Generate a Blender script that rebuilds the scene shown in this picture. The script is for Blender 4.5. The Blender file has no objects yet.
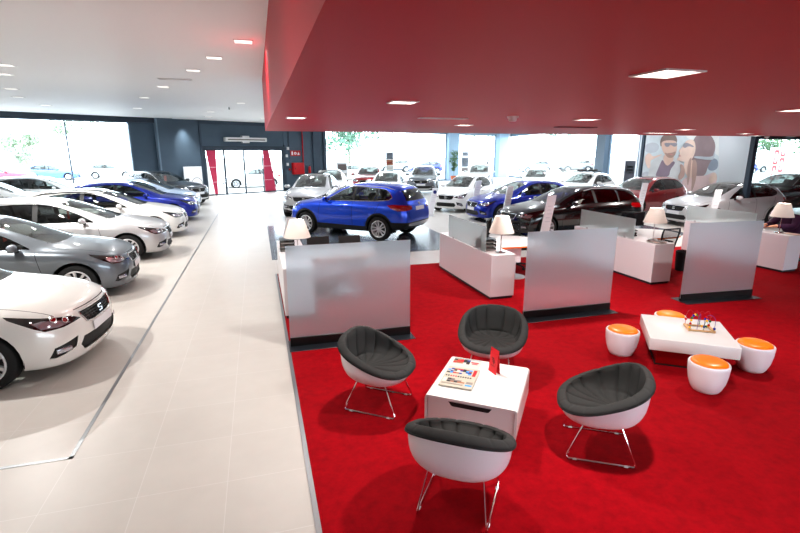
import bpy, bmesh, math, random
from mathutils import Vector, Matrix
from mathutils.bvhtree import BVHTree
random.seed(7)
PI = math.pi
SC = bpy.context.scene
COL = SC.collection
M = {}

# ------------------------------------------------------------------ materials
def lin(c):
    return tuple(((v/12.92) if v <= .04045 else ((v+.055)/1.055)**2.4) for v in c)

def mat(name, rgb, rough=.5, metal=0., spec=.5, coat=0., emit=None, estr=0., alpha=1., trans=0., ior=1.45, noise=None, bump=None):
    """procedural principled material; rgb given as sRGB 0..1"""
    m = bpy.data.materials.new(name); m.use_nodes = True
    nt = m.node_tree; b = nt.nodes['Principled BSDF']
    c = lin(rgb)
    b.inputs['Base Color'].default_value = (*c, 1)
    b.inputs['Roughness'].default_value = rough
    b.inputs['Metallic'].default_value = metal
    b.inputs['Specular IOR Level'].default_value = spec
    b.inputs['Coat Weight'].default_value = coat
    b.inputs['Coat Roughness'].default_value = .03
    b.inputs['IOR'].default_value = ior
    b.inputs['Transmission Weight'].default_value = trans
    b.inputs['Alpha'].default_value = alpha
    if emit:
        b.inputs['Emission Color'].default_value = (*lin(emit), 1)
        b.inputs['Emission Strength'].default_value = estr
    tc = None
    if noise or bump:
        tc = nt.nodes.new('ShaderNodeTexCoord')
    if noise:                                   # (scale, amount)
        n = nt.nodes.new('ShaderNodeTexNoise'); n.inputs['Scale'].default_value = noise[0]
        n.inputs['Detail'].default_value = 5
        nt.links.new(tc.outputs['Object'], n.inputs['Vector'])
        r = nt.nodes.new('ShaderNodeValToRGB')
        a = noise[1]
        r.color_ramp.elements[0].position = .3; r.color_ramp.elements[1].position = .7
        r.color_ramp.elements[0].color = (*[v*(1-a) for v in c], 1)
        r.color_ramp.elements[1].color = (*[min(1, v*(1+a)) for v in c], 1)
        nt.links.new(n.outputs['Fac'], r.inputs['Fac'])
        nt.links.new(r.outputs['Color'], b.inputs['Base Color'])
    if bump:                                    # (scale, strength, distance)
        n = nt.nodes.new('ShaderNodeTexNoise'); n.inputs['Scale'].default_value = bump[0]
        n.inputs['Detail'].default_value = 4
        nt.links.new(tc.outputs['Object'], n.inputs['Vector'])
        bp = nt.nodes.new('ShaderNodeBump'); bp.inputs['Strength'].default_value = bump[1]
        bp.inputs['Distance'].default_value = bump[2]
        nt.links.new(n.outputs['Fac'], bp.inputs['Height'])
        nt.links.new(bp.outputs['Normal'], b.inputs['Normal'])
    M[name] = m
    return m

def mat_glass(name, tint, refl=.9, base=.04, rough=.02):
    """thin glass: tinted see-through + fresnel gloss, single sheets"""
    m = bpy.data.materials.new(name); m.use_nodes = True
    nt = m.node_tree; nt.nodes.clear()
    out = nt.nodes.new('ShaderNodeOutputMaterial')
    tr = nt.nodes.new('ShaderNodeBsdfTransparent'); tr.inputs['Color'].default_value = (*tint, 1)
    gl = nt.nodes.new('ShaderNodeBsdfGlossy'); gl.inputs['Roughness'].default_value = rough
    gl.inputs['Color'].default_value = (refl, refl, refl, 1)
    fr = nt.nodes.new('ShaderNodeLayerWeight'); fr.inputs['Blend'].default_value = .35
    mp = nt.nodes.new('ShaderNodeMapRange'); mp.inputs['To Min'].default_value = base; mp.inputs['To Max'].default_value = .9
    pw = nt.nodes.new('ShaderNodeMath'); pw.operation = 'POWER'; pw.inputs[1].default_value = 2.2
    nt.links.new(fr.outputs['Facing'], pw.inputs[0])
    nt.links.new(pw.outputs[0], mp.inputs['Value'])
    mx = nt.nodes.new('ShaderNodeMixShader')
    nt.links.new(mp.outputs['Result'], mx.inputs['Fac'])
    nt.links.new(tr.outputs[0], mx.inputs[1]); nt.links.new(gl.outputs[0], mx.inputs[2])
    nt.links.new(mx.outputs[0], out.inputs['Surface'])
    M[name] = m
    return m

def mat_frost(name, rough, white, mixf, tint=(1, 1, 1)):
    """frosted glass: blurred see-through mixed with milky white"""
    m = bpy.data.materials.new(name); m.use_nodes = True
    nt = m.node_tree; nt.nodes.clear()
    out = nt.nodes.new('ShaderNodeOutputMaterial')
    rf = nt.nodes.new('ShaderNodeBsdfRefraction'); rf.inputs['Roughness'].default_value = rough
    rf.inputs['IOR'].default_value = 1.12; rf.inputs['Color'].default_value = (*tint, 1)
    df = nt.nodes.new('ShaderNodeBsdfDiffuse'); df.inputs['Color'].default_value = (*white, 1)
    tl = nt.nodes.new('ShaderNodeBsdfTranslucent'); tl.inputs['Color'].default_value = (*white, 1)
    mx0 = nt.nodes.new('ShaderNodeMixShader'); mx0.inputs['Fac'].default_value = .5
    mx = nt.nodes.new('ShaderNodeMixShader'); mx.inputs['Fac'].default_value = mixf
    nt.links.new(df.outputs[0], mx0.inputs[1]); nt.links.new(tl.outputs[0], mx0.inputs[2])
    nt.links.new(rf.outputs[0], mx.inputs[1]); nt.links.new(mx0.outputs[0], mx.inputs[2])
    nt.links.new(mx.outputs[0], out.inputs['Surface'])
    M[name] = m
    return m

# ------------------------------------------------------------------ mesh builder
class MB:
    """collects shapes, then builds ONE mesh object"""
    def __init__(s):
        s.v = []; s.f = []; s.mi = []
    def add(s, vs, fs, mi=0, xf=None):
        o = len(s.v)
        for p in vs:
            p = Vector(p)
            s.v.append(tuple(xf @ p) if xf else tuple(p))
        for f in fs:
            s.f.append(tuple(o+i for i in f)); s.mi.append(mi)
        return s
    def box(s, x0, x1, y0, y1, z0, z1, mi=0, xf=None):
        vs = [(x0,y0,z0),(x1,y0,z0),(x1,y1,z0),(x0,y1,z0),(x0,y0,z1),(x1,y0,z1),(x1,y1,z1),(x0,y1,z1)]
        return s.add(vs, [(0,3,2,1),(4,5,6,7),(0,1,5,4),(1,2,6,5),(2,3,7,6),(3,0,4,7)], mi, xf)
    def rbox(s, x0, x1, y0, y1, z0, z1, r=.01, seg=2, mi=0, xf=None):
        bm = bmesh.new()
        vs = [bm.verts.new(p) for p in [(x0,y0,z0),(x1,y0,z0),(x1,y1,z0),(x0,y1,z0),(x0,y0,z1),(x1,y0,z1),(x1,y1,z1),(x0,y1,z1)]]
        for f in [(0,3,2,1),(4,5,6,7),(0,1,5,4),(1,2,6,5),(2,3,7,6),(3,0,4,7)]:
            bm.faces.new([vs[i] for i in f])
        r = min(r, .49*min(x1-x0, y1-y0, z1-z0))
        bmesh.ops.bevel(bm, geom=bm.edges[:], offset=r, segments=seg, affect='EDGES', profile=.5)
        return s.bm(bm, mi, xf)
    def bm(s, bm, mi=0, xf=None):
        bm.verts.ensure_lookup_table(); bm.verts.index_update()
        s.add([v.co.copy() for v in bm.verts], [tuple(v.index for v in f.verts) for f in bm.faces], mi, xf)
        bm.free(); return s
    def tube(s, path, r, n=8, closed=False, mi=0, xf=None, caps=True):
        P = [Vector(p) for p in path]; m = len(P)
        rr = r if isinstance(r, (list, tuple)) else [r]*m
        vs = []; up = None
        for i in range(m):
            if closed: t = P[(i+1) % m]-P[i-1]
            else: t = P[min(i+1, m-1)]-P[max(i-1, 0)]
            t.normalize()
            if up is None:
                up = Vector((0,0,1)) if abs(t.z) < .9 else Vector((1,0,0))
            a = (up - t*up.dot(t))
            if a.length < 1e-6: a = t.orthogonal()
            a.normalize(); up = a; b = t.cross(a)
            for k in range(n):
                an = 2*PI*k/n
                vs.append(P[i] + (a*math.cos(an)+b*math.sin(an))*rr[i])
        fs = []
        for i in range(m if closed else m-1):
            j = (i+1) % m
            for k in range(n):
                l = (k+1) % n
                fs.append((i*n+k, i*n+l, j*n+l, j*n+k))
        if caps and not closed:
            fs.append(tuple(range(n-1, -1, -1))); fs.append(tuple((m-1)*n+k for k in range(n)))
        return s.add(vs, fs, mi, xf)
    def lathe(s, prof, n=24, mi=0, xf=None, a0=0., a1=2*PI):
        """prof: list of (r, z)"""
        full = abs(a1-a0-2*PI) < 1e-6
        vs = []; fs = []; m = len(prof); nn = n if full else n+1
        for i, (r, z) in enumerate(prof):
            for k in range(nn):
                an = a0+(a1-a0)*k/n
                vs.append((r*math.cos(an), r*math.sin(an), z))
        for i in range(m-1):
            for k in range(n):
                l = (k+1) % nn
                a, b, c, d = i*nn+k, i*nn+l, (i+1)*nn+l, (i+1)*nn+k
                if prof[i][0] < 1e-6: fs.append((a, c, d))
                elif prof[i+1][0] < 1e-6: fs.append((a, b, d))
                else: fs.append((a, b, c, d))
        return s.add(vs, fs, mi, xf)
    def prism(s, poly, d0, d1, axis='z', mi=0, xf=None):
        """poly 2D extruded along axis from d0 to d1"""
        n = len(poly)
        def P(p, d):
            return {'z': (p[0], p[1], d), 'y': (p[0], d, p[1]), 'x': (d, p[0], p[1])}[axis]
        vs = [P(p, d0) for p in poly]+[P(p, d1) for p in poly]
        fs = [tuple(range(n-1, -1, -1)), tuple(range(n, 2*n))]
        for i in range(n):
            j = (i+1) % n
            fs.append((i, j, n+j, n+i))
        return s.add(vs, fs, mi, xf)
    def grid(s, fn, nu, nv, mi=0, xf=None, cu=False, cv=False):
        vs = []; U = nu if cu else nu+1; V = nv if cv else nv+1
        for i in range(U):
            for j in range(V):
                vs.append(fn(i/nu, j/nv))
        fs = []
        for i in range(nu):
            for j in range(nv):
                a = i*V+j; b = ((i+1) % U)*V+j; c = ((i+1) % U)*V+(j+1) % V; d = i*V+(j+1) % V
                fs.append((a, b, c, d))
        return s.add(vs, fs, mi, xf)
    def ball(s, c, r, n=12, m=8, mi=0, sc=(1,1,1), xf=None):
        c = Vector(c)
        def fn(u, v):
            th = PI*(v); ph = 2*PI*u
            return c+Vector((r*sc[0]*math.sin(th)*math.cos(ph), r*sc[1]*math.sin(th)*math.sin(ph), r*sc[2]*math.cos(th)))
        return s.grid(fn, n, m, mi, xf, cu=True)
    def mesh(s, name, mats, smooth=True, angle=35, merge=True, recalc=True):
        me = bpy.data.meshes.new(name)
        me.from_pydata(s.v, [], s.f)
        if not isinstance(mats, (list, tuple)): mats = [mats]
        for m in mats: me.materials.append(m)
        me.polygons.foreach_set('material_index', s.mi)
        bm = bmesh.new(); bm.from_mesh(me)
        if merge: bmesh.ops.remove_doubles(bm, verts=bm.verts[:], dist=1e-5)
        bmesh.ops.dissolve_degenerate(bm, edges=bm.edges[:], dist=1e-6)
        if recalc: bmesh.ops.recalc_face_normals(bm, faces=bm.faces[:])
        bm.to_mesh(me); bm.free()
        if smooth:
            me.polygons.foreach_set('use_smooth', [True]*len(me.polygons))
            me.set_sharp_from_angle(angle=math.radians(angle))
        me.update()
        return me
    def build(s, name, mats, parent=None, loc=(0,0,0), rz=0, smooth=True, angle=35, merge=True, recalc=True):
        return link(name, s.mesh(name, mats, smooth, angle, merge, recalc), parent, loc, rz)

def link(name, me, parent=None, loc=(0,0,0), rz=0):
    o = bpy.data.objects.new(name, me); COL.objects.link(o)
    o.location = loc; o.rotation_euler = (0, 0, rz)
    if parent: o.parent = parent
    return o

def tag(o, label, cat, group=None, kind=None):
    if label: o['label'] = label
    if cat: o['category'] = cat
    if group: o['group'] = group
    if kind: o['kind'] = kind
    return o

def thing(name, label, cat, loc=(0,0,0), rz=0, group=None):
    o = bpy.data.objects.new(name, None); COL.objects.link(o)
    o.empty_display_size = .2
    o.location = loc; o.rotation_euler = (0, 0, rz)
    return tag(o, label, cat, group)

def struct(o):
    o['kind'] = 'structure'; return o

KIDS = {}
def kids(o):
    return [c for c in bpy.data.objects if c.parent == o]

def dup(root, loc, rz, label=None, group=None, scale=None):
    """copy of a thing with copies of its parts and sub-parts"""
    r = root.copy(); COL.objects.link(r); r.location = loc; r.rotation_euler = (0, 0, rz)
    if label: r['label'] = label
    if group: r['group'] = group
    for ch in list(root.children):
        c = ch.copy(); COL.objects.link(c); c.parent = r
        for g in list(ch.children):
            d = g.copy(); COL.objects.link(d); d.parent = c
    return r

def text_mesh(txt, size, depth=.002, align='CENTER'):
    cu = bpy.data.curves.new('text', 'FONT'); cu.body = txt; cu.size = size; cu.extrude = depth/2
    cu.align_x = align; cu.align_y = 'CENTER'
    o = bpy.data.objects.new('text', cu); COL.objects.link(o)
    dg = bpy.context.evaluated_depsgraph_get()
    me = bpy.data.meshes.new_from_object(o.evaluated_get(dg))
    bpy.data.objects.remove(o); bpy.data.curves.remove(cu)
    return me

def text_obj(name, txt, size, m, xf, parent=None, depth=.002):
    me = text_mesh(txt, size, depth); me.transform(xf)
    me.materials.clear(); me.materials.append(m)
    return link(name, me, parent)

def frame3(o, x, y):
    """matrix from origin o, x axis, y axis"""
    x = Vector(x).normalized(); y = Vector(y); y = (y-x*y.dot(x)).normalized(); z = x.cross(y)
    m = Matrix((x, y, z)).transposed().to_4x4(); m.translation = Vector(o)
    return m
WORLD_S = 10.0; EXPO = .03; LAMP = .5; BACK = 85
# ------------------------------------------------------------------ shared materials
mat('car_paint', (.8,.8,.8), .25, 0, .5, 1.)
mat('paint_white', (.86,.86,.85), .3, 0, .5, .8)
mat('paint_pearl', (.84,.83,.81), .3, .1, .5, .9)
mat('paint_silver', (.74,.74,.745), .3, .35, .5, 1.)
mat('paint_grey', (.40,.425,.45), .3, .55, .5, 1.)
mat('paint_darkgrey', (.22,.24,.26), .3, .5, .5, 1.)
mat('paint_blue', (.0,.27,.80), .28, .55, .5, 1.)
mat('paint_navy', (.0,.14,.58), .28, .5, .5, 1.)
mat('paint_blue_haze', (.35,.50,.85), .4, 0, .5, .5)  # blue of a car outside, with the outdoor haze mixed in
mat('paint_red_haze', (.78,.22,.32), .4, 0, .5, .5)  # red of a car outside, paled by the same haze
mat('paint_black', (.025,.025,.03), .2, .0, .5, 1.)
mat('paint_red', (.52,.02,.06), .28, .45, .5, 1.)
mat('paint_icy', (.70,.76,.83), .3, .4, .5, 1.)
mat('black_plastic', (.05,.05,.055), .55)
mat('black_gloss', (.02,.02,.022), .15)
mat('shut_line', (.03,.03,.03), .8)
mat('wheelhouse', (.015,.015,.015), .9)
mat('tyre_rubber', (.06,.06,.062), .75, bump=(60,.15,.004))
mat('alloy', (.82,.82,.83), .3, .55)
mat('dark_metal', (.25,.25,.26), .4, .8)
mat('chrome', (.9,.9,.9), .08, 1.)
mat('mirror', (.8,.82,.84), .03, 1.)
mat('headlight_dark', (.06,.06,.07), .05, 0, .8, 1.)
mat('headlight_clear', (.72,.72,.75), .08, .7, .5, 1.)
mat('tail_red', (.55,.02,.04), .08, 0, .6, 1.)
mat('grille_mesh', (.03,.03,.032), .5)
mat('plate_white', (.85,.85,.86), .4)
mat('interior', (.12,.12,.125), .7)
mat('seat_fabric', (.13,.13,.14), .85)
mat('roof_glass', (.03,.03,.035), .04, 0, .6, 1.)
mat_glass('car_glass', (.42,.47,.46))
mat_glass('windscreen_glass', (.62,.68,.66), base=.16)
mat_glass('privacy_glass', (.10,.11,.12))
# ------------------------------------------------------------------ cars
# longitudinal rows; every list runs nose -> tail over 15 stations
HATCH = dict(
 T0=[(2.15,.70),(2.06,.785),(1.78,.872),(1.36,.950),(1.17,.988),(1.06,1.003),(.58,1.235),(.10,1.42),(-.35,1.468),(-.85,1.455),(-1.35,1.42),(-1.80,1.36),(-2.03,1.02),(-2.09,.93),(-2.11,.80)],
 G2=[(2.10,.45,.69),(2.01,.47,.775),(1.75,.52,.865),(1.33,.56,.938),(1.10,.62,.968),(.94,.68,.985),(.42,.655,1.22),(-.04,.60,1.39),(-.42,.59,1.43),(-.88,.58,1.42),(-1.36,.56,1.38),(-1.76,.52,1.315),(-1.97,.60,1.02),(-2.04,.64,.92),(-2.07,.64,.80)],
 G1=[(2.03,.64,.675),(1.94,.67,.755),(1.70,.72,.84),(1.28,.76,.905),(1.0,.785,.92),(.74,.81,.922),(.35,.82,.93),(-.05,.825,.945),(-.42,.825,.955),(-.9,.82,.97),(-1.4,.79,1.0),(-1.74,.73,1.03),(-1.92,.70,.98),(-1.98,.715,.90),(-2.01,.71,.79)],
 S3=[(1.91,.77,.63),(1.82,.815,.70),(1.62,.86,.785),(1.27,.885,.84),(.95,.885,.845),(.66,.885,.855),(.33,.888,.865),(-.06,.892,.875),(-.43,.893,.88),(-.9,.892,.89),(-1.38,.875,.90),(-1.70,.84,.90),(-1.86,.80,.88),(-1.92,.78,.84),(-1.95,.76,.76)],
 S2=[(1.99,.745,.50),(1.86,.845,.52),(1.62,.90,.58),(1.27,.912,.62),(.95,.912,.62),(.66,.908,.61),(.33,.908,.61),(-.06,.908,.61),(-.43,.908,.61),(-.9,.91,.62),(-1.38,.905,.63),(-1.72,.885,.62),(-1.90,.84,.61),(-1.98,.80,.60),(-2.01,.76,.58)],
 S1=[(2.0,.745,.33),(1.87,.835,.33),(1.62,.885,.33),(1.27,.89,.34),(.95,.89,.33),(.66,.885,.32),(.33,.885,.32),(-.06,.885,.32),(-.43,.885,.32),(-.9,.885,.33),(-1.38,.885,.35),(-1.72,.865,.37),(-1.88,.82,.38),(-1.96,.78,.39),(-1.99,.75,.39)],
 B4=[(1.96,.72,.18),(1.83,.80,.18),(1.58,.84,.19),(1.27,.84,.20),(.95,.84,.19),(.66,.84,.19),(.33,.84,.19),(-.06,.84,.19),(-.43,.84,.19),(-.9,.84,.20),(-1.38,.84,.22),(-1.70,.82,.24),(-1.84,.77,.26),(-1.91,.74,.28),(-1.93,.72,.28)],
 nose=[(2.18,2.175,2.14,2.07),(2.18,2.175,2.14,2.07),(2.15,2.145,2.11,2.04)],      # x at S2,S1,B rows for the 4 inner columns
 tail=[(-2.14,-2.13,-2.11,-2.07),(-2.13,-2.12,-2.10,-2.06),(-2.06,-2.05,-2.03,-1.99)],
 wb=2.636, r=.318, arch=.372, wheel_y=.81, track=.205)
WAGON = dict(HATCH)
WAGON.update(
 T0=HATCH['T0'][:9]+[(-.95,1.475),(-1.55,1.455),(-2.08,1.40),(-2.30,1.04),(-2.37,.93),(-2.39,.80)],
 G2=HATCH['G2'][:9]+[(-.96,.59,1.435),(-1.55,.575,1.41),(-2.03,.54,1.35),(-2.24,.62,1.03),(-2.32,.65,.92),(-2.35,.65,.80)],
 G1=HATCH['G1'][:9]+[(-.95,.825,.965),(-1.5,.805,.98),(-2.0,.755,1.01),(-2.20,.72,.98),(-2.26,.72,.90),(-2.29,.715,.79)],
 S3=HATCH['S3'][:9]+[(-.95,.892,.885),(-1.45,.885,.895),(-1.92,.85,.90),(-2.14,.81,.88),(-2.20,.785,.84),(-2.23,.765,.76)],
 S2=HATCH['S2'][:9]+[(-.95,.91,.62),(-1.45,.905,.63),(-1.92,.885,.62),(-2.16,.84,.61),(-2.26,.80,.60),(-2.29,.765,.58)],
 S1=HATCH['S1'][:9]+[(-.95,.885,.33),(-1.45,.885,.35),(-1.92,.865,.37),(-2.14,.82,.38),(-2.24,.78,.39),(-2.27,.755,.39)],
 B4=HATCH['B4'][:9]+[(-.95,.84,.20),(-1.45,.84,.22),(-1.90,.82,.24),(-2.10,.77,.26),(-2.19,.74,.28),(-2.21,.72,.28)],
 tail=[(-2.42,-2.41,-2.39,-2.35),(-2.41,-2.40,-2.38,-2.34),(-2.34,-2.33,-2.31,-2.27)])
SUV = dict(
 T0=[(2.13,.845),(2.05,.935),(1.78,1.01),(1.32,1.07),(1.05,1.095),(.90,1.11),(.48,1.36),(.06,1.55),(-.35,1.602),(-.85,1.605),(-1.42,1.585),(-1.96,1.535),(-2.10,1.14),(-2.17,1.03),(-2.19,.92)],
 G2=[(2.09,.46,.83),(1.98,.48,.92),(1.75,.53,1.0),(1.30,.58,1.055),(1.0,.64,1.08),(.80,.69,1.095),(.34,.67,1.345),(-.08,.63,1.52),(-.42,.62,1.565),(-.88,.615,1.565),(-1.42,.60,1.545),(-1.90,.57,1.49),(-2.05,.65,1.14),(-2.12,.68,1.02),(-2.15,.68,.92)],
 G1=[(2.03,.65,.81),(1.93,.68,.895),(1.68,.72,.965),(1.28,.77,1.02),(.98,.80,1.035),(.70,.82,1.04),(.35,.83,1.05),(-.05,.835,1.06),(-.42,.835,1.065),(-.9,.83,1.08),(-1.42,.80,1.11),(-1.82,.765,1.14),(-1.99,.73,1.10),(-2.05,.735,1.01),(-2.08,.735,.91)],
 S3=[(1.92,.78,.78),(1.82,.825,.85),(1.6,.86,.91),(1.27,.89,.965),(.95,.895,.98),(.66,.895,.985),(.33,.898,.99),(-.06,.90,.995),(-.43,.90,1.0),(-.9,.90,1.005),(-1.40,.885,1.015),(-1.76,.85,1.02),(-1.93,.81,1.0),(-1.99,.80,.96),(-2.02,.78,.88)],
 S2=[(2.0,.755,.60),(1.87,.85,.62),(1.62,.895,.68),(1.27,.922,.72),(.95,.922,.72),(.66,.918,.71),(.33,.918,.71),(-.06,.918,.71),(-.43,.918,.71),(-.9,.92,.72),(-1.38,.915,.73),(-1.74,.895,.73),(-1.95,.85,.72),(-2.04,.81,.71),(-2.08,.77,.69)],
 S1=[(2.01,.755,.41),(1.88,.845,.41),(1.62,.88,.42),(1.27,.90,.42),(.95,.90,.41),(.66,.895,.40),(.33,.895,.40),(-.06,.895,.40),(-.43,.895,.40),(-.9,.895,.41),(-1.38,.895,.43),(-1.74,.875,.45),(-1.94,.83,.46),(-2.02,.79,.47),(-2.06,.76,.47)],
 B4=[(1.95,.73,.24),(1.83,.81,.24),(1.58,.85,.25),(1.27,.85,.25),(.95,.85,.24),(.66,.85,.24),(.33,.85,.24),(-.06,.85,.24),(-.43,.85,.24),(-.9,.85,.25),(-1.38,.85,.27),(-1.70,.83,.30),(-1.86,.78,.33),(-1.94,.75,.35),(-1.97,.73,.35)],
 nose=[(2.18,2.175,2.14,2.07),(2.18,2.175,2.14,2.07),(2.12,2.115,2.08,2.01)],
 tail=[(-2.21,-2.20,-2.18,-2.13),(-2.20,-2.19,-2.17,-2.12),(-2.08,-2.07,-2.05,-2.01)],
 wb=2.638, r=.347, arch=.405, wheel_y=.82, track=.22)

def scaled(P, sx, sy, sz, **kw):
    Q = {}
    for k, v in P.items():
        if k == 'T0': Q[k] = [(x*sx, z*sz) for x, z in v]
        elif k in ('nose', 'tail'): Q[k] = [tuple(x*sx for x in r) for r in v]
        elif isinstance(v, list): Q[k] = [(x*sx, y*sy, z*sz) for x, y, z in v]
    Q.update(wb=P['wb']*sx, r=P['r'], arch=P['arch'], wheel_y=P['wheel_y']*sy, track=P['track'])
    Q.update(kw); Q['sx'] = sx; Q['sy'] = sy; Q['sz'] = sz
    return Q

def car_cage(P):
    """control cage of the whole body (both sides), box topology"""
    n = len(P['T0'])
    V = {}; verts = []; faces = []
    def vid(p):
        k = (round(p[0], 4), round(p[1], 4), round(p[2], 4))
        if k not in V:
            V[k] = len(verts); verts.append(p)
        return V[k]
    fr = (0, .38, .70, .9)
    rings = []
    for i in range(n):
        t0 = P['T0'][i]; g2 = P['G2'][i]; g1 = P['G1'][i]; s3 = P['S3'][i]; s2 = P['S2'][i]; s1 = P['S1'][i]; b4 = P['B4'][i]
        t0v = (t0[0], 0, t0[1])
        t1 = (g2[0]+.80*(t0[0]-g2[0]), g2[1]*.52, g2[2]+.80*(t0[1]-g2[2]))
        half = [t0v, t1, g2, g1, s3, s2, s1, b4]
        bots = []
        if i == 0: bx = P['nose'][2]
        elif i == n-1: bx = P['tail'][2]
        else: bx = None
        for c, f in zip((3, 2, 1, 0), (.88, .62, .34, 0.)):
            x = bx[c] if bx else b4[0]
            bots.append((x, b4[1]*f, b4[2]))
        half += bots                      # 12 points; index 0 top centre, 11 bottom centre
        rings.append(half)
    def mir(p): return (p[0], -p[1], p[2])
    for i in range(n-1):
        for j in range(11):
            a, b, c, d = rings[i][j], rings[i][j+1], rings[i+1][j+1], rings[i+1][j]
            faces.append([vid(a), vid(b), vid(c), vid(d)])
            faces.append([vid(mir(d)), vid(mir(c)), vid(mir(b)), vid(mir(a))])
    for end, X in ((0, P['nose']), (n-1, P['tail'])):
        R = rings[end]
        cols_y = [R[0][1], R[1][1], R[2][1], R[3][1]]
        rows = [[R[0], R[1], R[2], R[3], R[4]]]
        for q, (rowi) in enumerate((5, 6)):
            z = R[rowi][2]
            rows.append([(X[q][c], cols_y[c]*(1.0), z) for c in range(4)]+[R[rowi]])
        rows.append([R[11], R[10], R[9], R[8], R[7]])
        for a in range(3):
            for b in range(4):
                q = [rows[a][b], rows[a][b+1], rows[a+1][b+1], rows[a+1][b]]
                faces.append([vid(p) for p in q]); faces.append([vid(mir(p)) for p in reversed(q)])
    return verts, faces

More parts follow.
